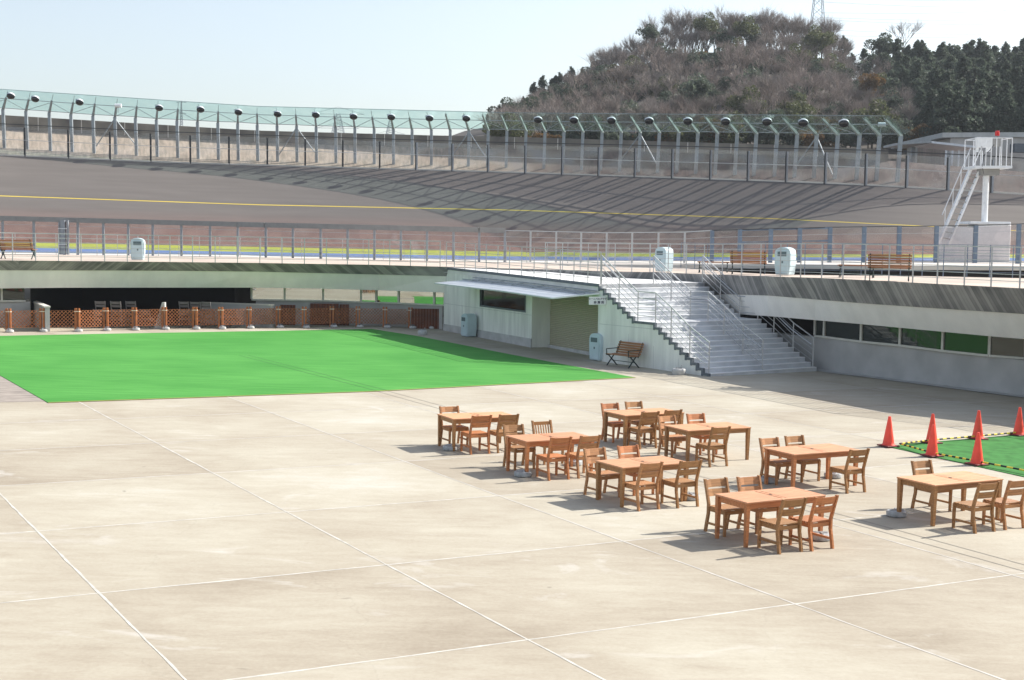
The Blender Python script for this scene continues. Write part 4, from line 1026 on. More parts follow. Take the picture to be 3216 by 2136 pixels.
# ------------------------------------------------------------------ litter bins (rounded pale cabinets)
def bin_proto():
    t = thing('litter_bin', (0,0,0), 'x', 'litter bin', 'pale blue rounded litter bins')
    prof = []
    for k in range(15):
        a = math.pi*k/14; prof.append((.31*math.cos(a), .88+.17*math.sin(a)))
    prof = [(.27, .03), (.32, .35), (.325, .8)]+prof+[(-.325, .8), (-.32, .35), (-.27, .03)]
    f = MB(); f.prism([Vector((x, -.24, z)) for x, z in prof], (0,.48,0)); f.build('body', 'bin_white', t, bevel=.02)
    f = MB(); f.box((0,-.255,.5), (.5,.03,.86)); f.build('door', 'bin_white', t, bevel=.012)
    f = MB(); f.box((0,-.275,.80), (.36,.012,.17)); f.build('slot', 'bin_dark', t)
    f = MB(); f.box((.02,-.275,.50), (.06,.01,.08)); f.build('emblem', 'bin_dark', t)
    return t
bp_ = None
for px, py, h, yaw, lab in ((1472,1058,0,-62,'litter bin beside the ticket office wall under the dark window'), (1881.5,1133,0,-52,'litter bin between the brown rolling shutter and the plaza bench'),
        (429,818,ZD,8,'litter bin on the walkway at the left, alone by the railing'), (2087,855,ZD,-50,'litter bin on the walkway at the top of the staircase'), (2469,866,ZD,-38,'litter bin on the walkway between two benches, right of the stairs')):
    p = G(px, py) if h == 0 else PZ(px, py, zd(px))+Vector((0,.25,0)); M = Matrix.Translation(p) @ Matrix.Rotation(R(yaw), 4, 'Z')
    if bp_ is None: bp_ = bin_proto(); bp_['label'] = 'pale blue '+lab; bp_.matrix_world = M
    else: dup(bp_, M, 'pale blue '+lab)

# ------------------------------------------------------------------ benches
def bench_proto(back=True, w=1.5):
    t = thing('bench' if back else 'backless_bench', (0,0,0), 'x', 'bench', 'slatted benches')
    f = MB()
    for k in range(5): f.box((0, -.20+.1*k, .42+.008*abs(k-2)), (w, .08, .03))
    f.build('seat', 'wood_bench', t, bevel=.006)
    if back:
        f = MB()
        for k in range(5): f.box((0, .26+.035*k, .50+.085*k), (w, .03, .072), None)
        f.build('backrest', 'wood_bench', t, bevel=.006)
    for s_ in (-1, 1):
        x = s_*(w/2-.08); f = MB()
        f.tube((x,-.24,0),(x,.10,.40),.024,4); f.tube((x,.26,0),(x,-.16,.40),.024,4); f.tube((x,-.26,.405),(x,.24,.405),.022,4)
        if back: f.tube((x,.20,.36),(x,.42,.90),.024,4); f.tube((x,-.26,.62),(x,.33,.64),.02,4); f.tube((x,-.24,.41),(x,-.26,.62),.018,4)
        f.build('end_frame', 'iron_green', t)
    f = MB(); f.tube((-w/2+.08,0,.2),(w/2-.08,0,.2),.015,4); f.build('tie_bar', 'iron_green', t)
    return t
yw = math.degrees(math.atan2(er.y, er.x))
bb = bench_proto(True, 1.4); bb['label'] = 'brown slatted bench on the plaza against the staircase wall'
bb.matrix_world = Matrix.Translation(G(1955,1152)) @ Matrix.Rotation(R(yw+180), 4, 'Z')
dup(bb, Matrix.Translation(PZ(58,813.5,zd(58))) @ Matrix.Rotation(R(176), 4, 'Z') @ Matrix.Diagonal((1.15,1,1,1)), 'orange slatted bench on the walkway at the far left, seen from behind')
dup(bb, Matrix.Translation(PZ(2350,861,zd(2350))) @ Matrix.Rotation(R(168), 4, 'Z'), 'orange slatted bench on the walkway just right of the stair top')
dup(bb, Matrix.Translation(PZ(2792,882,zd(2792))) @ Matrix.Rotation(R(166), 4, 'Z'), 'orange slatted bench on the walkway at the right, above the window strip')
b2_ = bench_proto(False, 1.3); b2_['label'] = 'backless slatted bench on the walkway left of the bench by the stair top'
b2_.matrix_world = Matrix.Translation(PZ(2240,856,zd(2240))) @ Matrix.Rotation(R(168), 4, 'Z')
dup(b2_, Matrix.Translation(PZ(2690,872,zd(2690))) @ Matrix.Rotation(R(160), 4, 'Z'), 'backless slatted bench on the walkway just left of the right-hand bench')

# ------------------------------------------------------------------ lattice fence with white weights
lf_px = [(-190,1047),(-80,1045),(27,1043),(133,1041.5),(243,1041),(332,1038),(422,1036.5),(516,1034.5),(612,1033.5),(693,1033),(781.5,1031),(874,1028.6),(955.5,1029.5),(1042,1027),(1124,1027),(1209,1028.5),(1289,1030.5),(1347,1031.5),(1382,1033)]
lt = thing('lattice_fence', G(612,1033), 'low orange-brown lattice fence on square posts in front of the dark store opening', 'fence')
LP = [G(*p) for p in lf_px]
for p in LP:
    for s_ in (-.07, .07):
        f = MB(); f.box((p.x+s_, p.y, p.z+.50), (.085, .085, 1.0)); put('post', f, 'lattice_post', lt)
    f = MB(); f.box((p.x, p.y-.002, p.z+.86), (.24, .10, .03)); put('cap_band', f, 'cap', lt)
for a, b in zip(LP[:-1], LP[1:]):
    f = MB(); t = (b-a); t.z = 0; L_ = t.length-.26; t.normalize(); o_ = a+t*.13+Z*.16; H = .74
    st = .155
    for sgn, yo in ((1, 0), (-1, .016)):
        k = -int(H/st)-1
        while k*st < L_+H:
            x0 = k*st; pts = []
            if sgn == 1: s0, s1 = max(0, x0), min(L_, x0+H); za, zb2 = s0-x0, s1-x0
            else: s0, s1 = max(0, x0), min(L_, x0+H); za, zb2 = H-(s0-x0), H-(s1-x0)
            if s1-s0 > .04: f.tube(o_+t*s0+Z*za+Vector((0,yo,0)), o_+t*s1+Z*zb2+Vector((0,yo,0)), .0185, 4)
            k += 1
    put('lattice_panel', f, 'lattice', lt)
wt = None; n_ = 0
for i, p in enumerate(LP[2:-1]):
    M = Matrix.Translation(p+Vector((.13,-.25,0))) @ Matrix.Rotation(random.uniform(-.3,.3), 4, 'Z')
    lab = f'white ballast weight at the foot of the lattice fence, {ORD[i]} from the left'
    if wt is None:
        wt = thing('fence_weight', (0,0,0), lab, 'weight', 'white weights at the lattice fence')
        f = MB(); f.lathe([(.12,0),(.15,.02),(.155,.06),(.14,.11),(.09,.125),(.01,.125)], 14, Matrix.Diagonal((1.15,.85,1,1))); f.build('body', 'weight_white', wt, smooth=True)
        f = MB(); f.tube((-.10,-.02,.16),(.10,.03,.17),.02,5); f.tube((0,-.13,.15),(.02,.1,.17),.018,5); f.build('strap', 'edge_grey', wt)
        wt.matrix_world = M
    else: dup(wt, M, lab)
pw = thing('parapet', G(155,1041), 'short concrete parapet block at the left end of the dark opening', 'wall')
a = G(142,1042); f = MB(); f.obox(a, Vector((-.42,.9,0)).normalized(), Vector((.9,.42,0)), Z, (0,6.5), (0,.2), (-.1,1.03)); put('wall', f, 'wall_con', pw)
f = MB(); f.obox(a, Vector((-.42,.9,0)).normalized(), Vector((.9,.42,0)), Z, (-.03,6.5), (-.03,.23), (1.031,1.09)); put('coping', f, 'apron', pw)
pw = thing('parapet', G(868,1029), 'grey concrete parapet block at the right end of the dark opening', 'wall')
a = G(852,1029); f = MB(); f.obox(a, Vector((-.93,.36,0)).normalized(), Vector((.36,.93,0)), Z, (0,3.9), (0,.2), (-.1,1.03)); put('wall', f, 'wall_con', pw)
f = MB(); f.obox(a, Vector((-.93,.36,0)).normalized(), Vector((.36,.93,0)), Z, (-.03,3.9), (-.03,.23), (1.031,1.09)); put('coping', f, 'apron', pw)
wd_ = thing('concrete_wedge', G(495,1037), 'pale triangular concrete stair flank standing behind the lattice fence', 'wedge')
p = G(468,1036)+Vector((0,.6,0)); q = PY(519,1036,p.y); r = PY(517,950,p.y); f = MB(); f.prism([Vector((p.x,p.y,0)), Vector((q.x,p.y,0)), Vector((r.x,p.y,r.z)), Vector((r.x-.12,p.y,r.z))], (0,.25,0)); put('flank', f, 'plinth', wd_)
for i, (x, y0, y1, Y_) in enumerate(((1010,958,1024,68.7),(1075,962,1025,68.9),(900,955,1022,68.9),(1330,975,1030,69.1))):
    pass
def board(px0, px1, py0, py1, Y_, label):
    Y_ = wpt((px0+px1)/2, NB, 1).y-.3
    a, b = PY(px0, py1, Y_), PY(px1, py0, Y_); t = thing('wooden_board', a, label, 'board', None)
    f = MB(); n2 = max(2, int((b.x-a.x)/.14))
    for k in range(n2): w2 = (b.x-a.x)/n2; f.box((a.x+w2*(k+.5), Y_, (a.z+b.z)/2), (w2*.93, .03, b.z-a.z))
    put('planks', f, 'board_red', t)
board(974, 1064, 954, 1024, 69.0, 'red-brown plank screen behind the lattice fence, under the window strip')
board(1066, 1096, 956, 1024, 69.1, 'narrow red-brown plank screen right of the wider one under the windows')
board(880, 928, 958, 1022, 68.9, 'red-brown plank screen beside the right parapet block')
board(1292, 1384, 970, 1032, 69.2, 'dark red plank screen in the corner by the ticket office')

# ------------------------------------------------------------------ tables and chairs
def chair_proto(slat=False, m='wood_brown'):
    t = thing('wooden_chair', (0,0,0), 'x', 'chair')
    W, D, H = .48, .46, .43                            # faces -Y (front), back at +Y
    f = MB()
    n2 = 6
    for k in range(n2): f.box((0, -D/2+.04+k*(D-.03)/n2, H), (W-.01, (D-.03)/n2*.80, .022))
    f.build('seat', m, t, bevel=.003)
    f = MB(); f.box((0,-D/2+.03,H-.05),(W-.09,.025,.06)); f.box((0,D/2-.03,H-.05),(W-.09,.025,.06))
    f.box((-W/2+.03,0,H-.05),(.025,D-.09,.06)); f.box((W/2-.03,0,H-.05),(.025,D-.09,.06)); f.build('seat_frame', m, t)
    for s_ in (-1, 1):
        x = s_*(W/2-.022)
        f = MB(); f.tube((x,-D/2+.025,0),(x,-D/2+.025,H-.013),.027,4,.032); f.build('leg', m, t)
        f = MB(); a = (x,D/2+.045,0); b = (x,D/2-.015,.30); c = (x,D/2-.015,.46); d_ = (x,D/2+.10,.85)
        prev = None
        pts = [Vector(a), Vector((x,D/2+.02,.14)), Vector(b), Vector(c), Vector((x,D/2+.03,.62)), Vector(d_)]
        b0 = len(f.v)
        for p in pts:
            for dx, dy in ((-.017,-.027),(.017,-.027),(.017,.027),(-.017,.027)): f.v.append(p+Vector((dx,dy,0)))
        for k in range(len(pts)-1):
            for j in range(4): f.f.append([b0+4*k+j, b0+4*k+(j+1)%4, b0+4*k+4+(j+1)%4, b0+4*k+4+j])
        f.f.append([b0,b0+1,b0+2,b0+3]); k = b0+4*(len(pts)-1); f.f.append([k,k+1,k+2,k+3])
        f.build('leg', m, t)
        f = MB(); f.box((x,0,.15),(.025,D-.03,.035)); f.build('stretcher', m, t)
    if slat:
        f = MB(); f.box((0,D/2+.085,.79),(W-.08,.022,.07)); f.box((0,D/2+.0,.50),(W-.08,.022,.05)); f.build('backrest', m, t)
        f = MB()
        for k in range(6): x = -.15+.06*k; f.tube((x,D/2+.005,.52),(x,D/2+.08,.76),.014,4)
        f.build('back_slats', m, t)
    else:
        for (z1, z2) in ((.715,.835),(.575,.685)):
            y1, y2 = D/2+.03+(z1-.62)*.304, D/2+.03+(z2-.62)*.304; f = MB(); b0 = len(f.v)
            bow = .02
            for xx, bo in ((-W/2+.04,0),(-.1,bow),(.1,bow),(W/2-.04,0)):
                for (yy, zz2) in ((y1+bo-.01,z1),(y2+bo-.01,z2),(y2+bo+.01,z2),(y1+bo+.01,z1)): f.v.append(Vector((xx,yy,zz2)))
            for k in range(3):
                for j in range(4): f.f.append([b0+4*k+j, b0+4*k+(j+1)%4, b0+4*k+4+(j+1)%4, b0+4*k+4+j])
            f.f += [[b0,b0+1,b0+2,b0+3],[b0+12,b0+13,b0+14,b0+15]]
            f.build('back_slat', m, t)
    return t
def table_proto():
    t = thing('wooden_table', (0,0,0), 'x', 'table')
    L_, W, H = 1.5, .80, .715
    f = MB()
    for s_ in (-1, 1):                                 # two boarded halves within a frame
        n2 = 6
        for k in range(n2): f.box((s_*(L_/4+.001), -W/2+.07+(k+.5)*(W-.14)/n2, H-.011), (L_/2-.10, (W-.14)/n2*.96, .02))
    f.box((0,-W/2+.034,H-.0125),(L_,.066,.025)); f.box((0,W/2-.034,H-.0125),(L_,.066,.025))
    for s_ in (-1, 0, 1): f.box((s_*(L_/2-.035),0,H-.0125),(.07,W-.138,.025))
    f.build('tabletop', 'top_tan', t, bevel=.003)
    f = MB(); f.lathe([(.028,H+.0015),(.028,H+.003)], 14); f.build('parasol_hole', 'black', t)
    f = MB(); f.box((0,-W/2+.05,H-.075),(L_-.15,.025,.09)); f.box((0,W/2-.05,H-.075),(L_-.15,.025,.09)); f.box((-L_/2+.05,0,H-.075),(.025,W-.15,.09)); f.box((L_/2-.05,0,H-.075),(.025,W-.15,.09)); f.build('apron', 'wood_brown', t)
    for sx_ in (-1, 1):
        for sy_ in (-1, 1):
            f = MB(); f.tube((sx_*(L_/2-.045), sy_*(W/2-.045), 0), (sx_*(L_/2-.045), sy_*(W/2-.045), H-.026), .034, 4, .05); f.build('leg', 'wood_brown', t)
    return t
cp0 = chair_proto(); cps = chair_proto(True); tb0 = table_proto()
TABLES = [  # name, L, F, B corners (tabletop), red?
 ('back left', (1372,1299.3),(1424.2,1315.9),(1573.6,1292.1), 0),
 ('second from the left', (1591.4,1368),(1653.1,1387),(1800.2,1355.7), 1),
 ('rearmost middle', (1899.8,1290.9),(1960.2,1306.7),(2081,1279.4), 0),
 ('rear right', (2092,1335),(2163.7,1356),(2277.9,1321.9), 0),
 ('central', (1873.5,1446.6),(1954.9,1469.5),(2078.4,1430), 0),
 ('right of centre', (2403.2,1407.5),(2488.9,1429),(2608,1391), 1),
 ('nearest', (2242.4,1550.8),(2345.6,1578.4),(2489,1529), 1),
 ('far right', (2816.7,1498.3),(2933,1526),(3032,1476.7), 0)]
TM = []
for k, (nm, Lc, Fc, Bc, red) in enumerate(TABLES):
    l, fr2, bk = GL(*Lc, .715), GL(*Fc, .715), GL(*Bc, .715)
    ly = (bk-l); ly.z = 0; wv = (fr2-l); wv.z = 0
    cen = (fr2+bk)/2; cen.z = 0
    ang = math.atan2(ly.y, ly.x); ang2 = math.atan2(wv.y, wv.x)+math.pi/2; ang = ang*.6+ang2*.4
    print('table', nm, round(ly.length, 2), round(wv.length, 2), round(math.degrees(ang), 1), round(math.degrees(ang2), 1), [round(c, 2) for c in cen])
    # corner L is the reference
    ux, uy = Vector((math.cos(ang), math.sin(ang), 0)), Vector((-math.sin(ang), math.cos(ang), 0))
    sc_ = min(1.12, max(.92, ly.length/1.5)); sw = min(1.1, max(.9, wv.length/.8))
    M = PM @ Matrix.Translation((cen.x, cen.y, 0)) @ Matrix.Rotation(ang, 4, 'Z') @ Matrix.Diagonal((sc_, sw, 1, 1))
    TM.append((cen, ang, ux, uy))
    lab = f'{"reddish" if red else "tan"} wooden table with a parasol hole, {nm} of the eight'
    if k == 0: tb0.matrix_world = M; tb0['label'] = lab; tb0['group'] = 'wooden tables on the plaza'
    else: dup(tb0, M, lab, 'wooden tables on the plaza', {'top_tan': 'top_red', 'wood_brown': 'wood_red'} if red else None)
used = [False, False]
def chair(k, px, py, far, mcol, lab, slat=False, jit=0):
    cen, ang, ux, uy = TM[k]
    W, D = .48, .46
    a = ang+R(jit)
    ux, uy = Vector((math.cos(a), math.sin(a), 0)), Vector((-math.sin(a), math.cos(a), 0))
    if not far:    # rear-left foot visible; chair faces +uy (its local -Y), local +X = -ux
        p = GL(px, py); c = p+ux*(W/2-.022)+uy*(D/2+.045)
        rot = a+math.pi
    else:          # top-left corner of the backrest at z .85; faces the camera
        p = GL(px, py, .85); p.z = 0; c = p+ux*(W/2-.022)-uy*(D/2+.10); rot = a
    M = PM @ Matrix.Translation((c.x, c.y, 0)) @ Matrix.Rotation(rot, 4, 'Z')
    src = cps if slat else cp0
    rm = {'wood_brown': mcol} if mcol != 'wood_brown' else None
    if not used[slat] and rm is None:
        src.matrix_world = M; src['label'] = lab; src['group'] = 'wooden chairs on the plaza'; used[slat] = True
    else: dup(src, M, lab, 'wooden chairs on the plaza', rm)
B_, R_, T_ = 'wood_brown', 'wood_red', 'wood_tan'
CN = {B_: 'brown', R_: 'orange-red', T_: 'tan'}
CH = [(0,1478.8,1428,0,R_,'near side left of the back left table'),(0,1564.2,1423.3,0,B_,'near side right of the back left table'),(0,1382.2,1276.3,1,T_,'far side of the back left table'),
 (1,1724.3,1509.9,0,R_,'near side left of the second table from the left'),(1,1817.2,1502.8,0,T_,'near side right of the second table from the left'),(1,1581.5,1334.4,1,B_,'far side left of the second table from the left'),
 (2,2010,1411,0,B_,'near side left of the rearmost middle table'),(2,1889.8,1266.8,1,R_,'far side left of the rearmost middle table'),(2,1965,1261.5,1,B_,'far side right of the rearmost middle table'),
 (3,2229.4,1467.7,0,B_,'near side of the rear right table'),(3,2067.3,1306.2,1,T_,'far side left of the rear right table'),(3,2158.4,1299.6,1,R_,'far side right of the rear right table'),
 (4,2006,1605.5,0,T_,'near side left of the central table'),(4,2128.3,1596.3,0,B_,'near side right of the central table'),(4,1835.5,1408.6,1,T_,'far side left of the central table'),(4,1941.8,1400.7,1,R_,'far side right of the central table'),
 (5,2660.3,1550.3,0,B_,'near side of the table right of centre'),(5,2387,1376.2,1,T_,'far side left of the table right of centre'),(5,2467,1369.5,1,B_,'far side right of the table right of centre'),
 (6,2447.4,1740.5,0,B_,'near side left of the nearest table'),(6,2549,1731,0,R_,'near side right of the nearest table'),(6,2214.3,1504.8,1,B_,'far side left of the nearest table'),(6,2317.4,1498,1,T_,'far side right of the nearest table'),
 (7,3062,1675.6,0,B_,'near side left of the far right table'),(7,3156.8,1664.7,0,T_,'near side right of the far right table'),(7,2865,1448,1,B_,'far side of the far right table')]
for k, px, py, far, mc, l in CH: chair(k, px, py, far, mc, f'{CN[mc]} wooden slat-seat chair on the {l}', jit=random.uniform(-2, 2))
chair(1, 1672, 1321.3, 1, B_, 'brown chair with vertical back bars, beyond the second table from the left', slat=True)
# the one whose foot is hidden: back visible above the rear right table's chair
c_, a_, ux_, uy_ = TM[2]; p = GL(2092,1288,.85); p.z = 0; c = p+ux_*(.24-.022)+uy_*(.23+.10)
dup(cp0, PM @ Matrix.Translation((c.x, c.y, 0)) @ Matrix.Rotation(a_+math.pi, 4, 'Z'), 'brown wooden slat-seat chair on the near side right of the rearmost middle table', 'wooden chairs on the plaza')
# stored dark chairs under the walkway
k = 0
for x, n3 in ((300,2),(352,2),(394,2),(448,1),(566,2),(604,2),(640,2),(690,1),(716,1)):
    for s_ in range(n3):
        p = G(x, 1034); M = Matrix.Translation(p+Vector((0,.9+.15*(k%3),.36*s_))) @ Matrix.Rotation(R(180 if k % 2 else 172), 4, 'Z')
        dup(cp0, M, 'dark grey chair stored in the opening behind the lattice fence', 'stored chairs behind the lattice fence', {'wood_brown': 'wood_grey'})
        bpy.data.objects[-1] if False else None
        k += 1
# concrete weights at the table legs
ws = None
WLAB = ['under the back left table','under the left end of the second table from the left','under the right end of the second table from the left','under the central table','beside the right leg of the table right of centre','under the left end of the table right of centre','under the nearest table','under the left leg of the far right table']
for (px, py), l in zip(((1415,1416),(1642.5,1499),(1803,1463),(2168,1572),(2619,1503),(2417,1518),(2579,1699),(2820,1625)), WLAB):
    M = PM @ Matrix.Translation(GL(px, py)+Vector((0,.1,0)))
    if ws is None:
        ws = thing('table_weight', (0,0,0), 'round grey ballast weight '+l, 'weight', 'ballast weights at the table legs')
        f = MB(); f.lathe([(.15,0),(.175,.015),(.18,.07),(.165,.10),(.06,.11),(.01,.11)], 18); f.build('body', 'weight', ws, smooth=True)
        f = MB(); f.tube((-.12,0,.115),(.12,.02,.118),.018,5); f.tube((.02,-.12,.115),(0,.12,.118),.016,5); f.build('strap', 'weight_white', ws)
        ws.matrix_world = M
    else: dup(ws, M, 'round grey ballast weight '+l)
for px, py, rr, lab in ((1326,1053,.22,'round white planter weight standing on the paving behind the turf edge'),(2134,1179,.24,'white drum-shaped weight at the foot of the staircase wall')):
    t = thing('drum_weight', G(px, py), lab, 'weight'); p = G(px, py)+Vector((0,rr,0)); f = MB(); f.lathe([(rr*.9,0),(rr,.03),(rr,.17),(rr*.85,.21),(.02,.21)], 20, Matrix.Translation(p)); put('body', f, 'weight_white', t, smooth=True)
    f = MB(); f.tube(p+Vector((-.12,0,.22)), p+Vector((.12,.05,.24)), .02, 5); f.tube(p+Vector((.1,.05,.2)), p+Vector((.1,.05,.33)), .02, 5); f.tube(p+Vector((-.06,.0,.2)), p+Vector((-.06,.02,.27)), .018, 5); put('handle', f, 'weight', t)

# ------------------------------------------------------------------ cones and bars
cone = None; CP = {}
for n_, (px, py, l) in enumerate(((2794,1406,'leftmost of the group, at the corner of the small turf'),(2930,1396,'second in the back row'),(2931.5,1437,'middle one of the front row'),(3075,1383,'third in the back row'),(3073.6,1464,'right one of the front row'),(3204,1371,'at the right edge, last in the back row'),(3330,1515,'outside the right edge, next in the front row'))):
    q = GL(px, py); CP[n_] = q
    M = PM @ Matrix.Translation((q.x, q.y+.12, .016)) @ Matrix.Rotation(R(28), 4, 'Z')
    lab = 'red traffic cone, '+l
    if cone is None:
        cone = thing('traffic_cone', (0,0,0), lab, 'traffic cone', 'red traffic cones round the small turf')
        f = MB(); f.lathe([(.155,.03),(.15,.045),(.135,.06),(.125,.12),(.033,.685),(.03,.70),(.012,.705)], 24); f.build('cone_body', 'cone_red', cone, smooth=True)
        f = MB(); f.box((0,0,.016),(.38,.38,.03)); f.build('base', 'cone_base', cone, bevel=.008)
        cone.matrix_world = M
    else: dup(cone, M, lab)
def bar(a, b, label):
    a, b = L2W(a.x, a.y+.12, .09), L2W(b.x, b.y+.12, .09); t = thing('barrier_bar', a, label, 'barrier bar', 'striped bars between the cones')
    n2 = 13; y_ = MB(); k_ = MB()
    for i in range(n2): (k_ if i % 2 == 0 else y_).tube(a.lerp(b, i/n2), a.lerp(b, (i+1)/n2), .020, 8)
    put('black_band', k_, 'black', t); put('yellow_band', y_, 'yellow', t)
mat('yellow', (.85, .62, .06), .5)
bar(CP[0]+Vector((.25,-.05,0)), CP[1], 'black and yellow bar between the leftmost cone and the second back cone'); bar(CP[1], CP[3], 'black and yellow bar between the second and third back cones'); bar(CP[3], CP[5], 'black and yellow bar between the third and last back cones')
bar(CP[0]+Vector((.25,-.05,0)), CP[2], 'black and yellow bar between the leftmost cone and the middle front cone'); bar(CP[2], CP[4], 'black and yellow bar between the two front cones'); bar(CP[4], CP[6], 'black and yellow bar running right from the front right cone')

# ------------------------------------------------------------------ hill and wood
CON = [(1380,420),(1500,352),(1538,339),(1580,324),(1626,301),(1664,290),(1683,259),(1736,229),(1778,213),(1843,179),(1866,160),(1900,130),(1976,110),(2033,99),(2064,69),(2110,53),(2148,48),(2224,53),(2300,38),(2357,36),(2469,41),(2538,59),(2590,66),(2625,100),(2660,138),(2700,138),(2763,120),(2905,125),(2988,118),(3040,135),(3126,138),(3216,114),(3600,60)]
TH = [(1380,20),(1500,45),(1560,75),(1700,95),(1900,105),(2100,115),(2500,115),(2660,118),(3600,122)]
def hd(t, x): return 150+80*t
def hy(x, t):
    yc = ip(CON, x)+ip(TH, x); y0 = 500
    return y0+(yc-y0)*(t**.85)
HX = list(range(1340, 4200, 60)); f = MB()
rows = [[PY(x, 640, 128) for x in HX]]+[[PY(x, hy(x, t), hd(t, x)) for x in HX] for t in (0,.2,.4,.6,.8,1)]
rows.append([PY(x, hy(x, 1)+60, 300) for x in HX])
f.loft(rows); tag(f.build('hill', 'hill', fix=False, smooth=True), kind='structure')

def mesh_from(name, V, F, m):
    me = bpy.data.meshes.new(name); me.from_pydata(V, [], F); me.materials.append(MATS[m]); return me
def bare_tree(seed, H, spread, m='twig', dens=1.0):
    rg = random.Random(seed); VB, FB_, VT, FT = [], [], [], []
    def seg(V, F, p, q, r1_, r2_, n):
        d_ = (q-p); L = d_.length
        if L < 1e-4: return
        d_ = d_/L; x = d_.cross(Vector((.3,.5,.8))).normalized(); y = d_.cross(x); b = len(V)
        for pp, rr in ((p, r1_), (q, r2_)):
            for i in range(n):
                t = 2*math.pi*i/n; V.append(tuple(pp+(x*math.cos(t)+y*math.sin(t))*rr))
        for i in range(n): F.append((b+i, b+(i+1) % n, b+n+(i+1) % n, b+n+i))
    def twig(p, d_, L, w_):
        q = p+d_*L; x = d_.cross(Vector((rg.random()-.5, rg.random()-.5, rg.random()-.5))).normalized()*w_
        b = len(VT); VT.extend([tuple(p-x), tuple(p+x), tuple(q)]); FT.append((b, b+1, b+2))
    def rec(p, d_, L, r, lev):
        q = p+d_*L
        seg(VB if lev < 2 else VT, FB_ if lev < 2 else FT, p, q, r, r*.62, 5 if lev < 2 else 3)
        if lev >= 4:
            for _ in range(int(9*dens)):
                dd = (d_+Vector((rg.gauss(0,.5), rg.gauss(0,.5), rg.gauss(.25,.4)))).normalized(); twig(p.lerp(q, rg.random()), dd, L*rg.uniform(.7,1.5), .013)
            return
        n = (3 if lev < 3 else 3)
        for k in range(n):
            a = rg.uniform(0, 6.28); s_ = spread*(.8 if lev == 0 else 1)
            dd = (d_+Vector((math.cos(a)*s_, math.sin(a)*s_, rg.uniform(-.05,.25)))).normalized()
            rec(p.lerp(q, rg.uniform(.72, 1) if k else 1), dd, L*rg.uniform(*((.9,1.2) if lev < 2 else (.66,.9))), r*rg.uniform(.5,.68), lev+1)
    rec(Vector((0,0,-.3)), Vector((rg.uniform(-.08,.08), rg.uniform(-.08,.08), 1)).normalized(), H*.17, H*.020, 0)
    return mesh_from('trunk', VB, FB_, 'bark'), mesh_from('crown', VT, FT, m)
def leafy(seed, H, Rr, m, conifer=False, n=2600, ls=.16):
    rg = np.random.default_rng(seed); V, F = [], []
    tr = MB(); tr.tube((0,0,-.4), (0,0,H*.6), H*.022, 6, H*.012)
    lobes = []
    if conifer:
        nb = 95
        for k in range(nb):
            t = rg.random()**.8; z = H*(.10+.90*t); L = Rr*((1-t)**.7)*rg.uniform(.55, 1.15)+.15; a = rg.uniform(0, 6.283)
            for q in range(n//nb):
                u = rg.uniform(.15, 1)*L; sp_ = .10+.16*u
                lobes.append((u*math.cos(a)+rg.normal(0, sp_), u*math.sin(a)+rg.normal(0, sp_), z-.22*u+rg.normal(0, .16)))
    else:
        cs = [(rg.normal(0, Rr*.45), rg.normal(0, Rr*.45), H*.58+rg.normal(0, H*.13), Rr*rg.uniform(.32, .55)) for _ in range(11)]
        for k in range(n):
            c = cs[rg.integers(len(cs))]; d_ = rg.normal(size=3); d_ /= np.linalg.norm(d_); q = c[3]*rg.uniform(.75, 1.08)
            lobes.append((c[0]+d_[0]*q, c[1]+d_[1]*q, c[2]+d_[2]*q*.8))
        for c in cs[:6]: tr.tube((0,0,H*.35), (c[0], c[1], c[2]), H*.012, 4, H*.005)
    for p in lobes:
        u = rg.normal(size=3); u /= np.linalg.norm(u); v = np.cross(u, rg.normal(size=3)); v /= np.linalg.norm(v); s_ = ls*rg.uniform(.6, 1.3); b = len(V); p = np.array(p)
        V += [tuple(p-u*s_), tuple(p+v*s_*.7), tuple(p+u*s_), tuple(p-v*s_*.7)]; F.append((b, b+1, b+2, b+3))
    me = bpy.data.meshes.new('trunk'); me.from_pydata([tuple(v) for v in tr.v], [], tr.f); me.materials.append(MATS['green_bark'])
    return me, mesh_from('crown', V, F, m)
def tree(name, meshes, p, s, label, cat='tree', group=None, sq=1):
    r = bpy.data.objects.new(name, None); col.objects.link(r); tag(r, label, cat, group)
    r.location = p; r.scale = (s, s, s*sq); r.rotation_euler = (0, 0, random.uniform(0, 6.28))
    for nm, me in zip(('trunk', 'crown'), meshes):
        o = bpy.data.objects.new(nm, me); col.objects.link(o); o.parent = r
bareA = [bare_tree(i, 8, .42+.05*(i % 3), 'twig' if i % 2 else 'twig_red', 1.0) for i in range(4)]
bareT = [bare_tree(20+i, 8, .46, 'twig', 1.6) for i in range(3)]
eg = [leafy(40, 6, 2.4, 'leaf_dark'), leafy(41, 6, 2.6, 'leaf_olive'), leafy(42, 5, 2.3, 'leaf_grey'), leafy(43, 5, 2.0, 'leaf_rust')]
cf = [leafy(50, 9, 2.9, 'leaf_dark', True, 4200, .18), leafy(51, 8, 3.0, 'leaf_dark', True, 4200, .18), leafy(53, 8.5, 2.7, 'leaf_dark', True, 3800, .18), leafy(52, 7, 2.6, 'leaf_dark', False, 3600, .18)]
HG = 'trees of the wood on the hill'
rt = random.Random(3)
def hp(x, t): return PY(x, hy(x, t), hd(t, x))
def conif(x, y): # conifer zone at the right
    return x > 2700 + max(0, (y-150))*.75
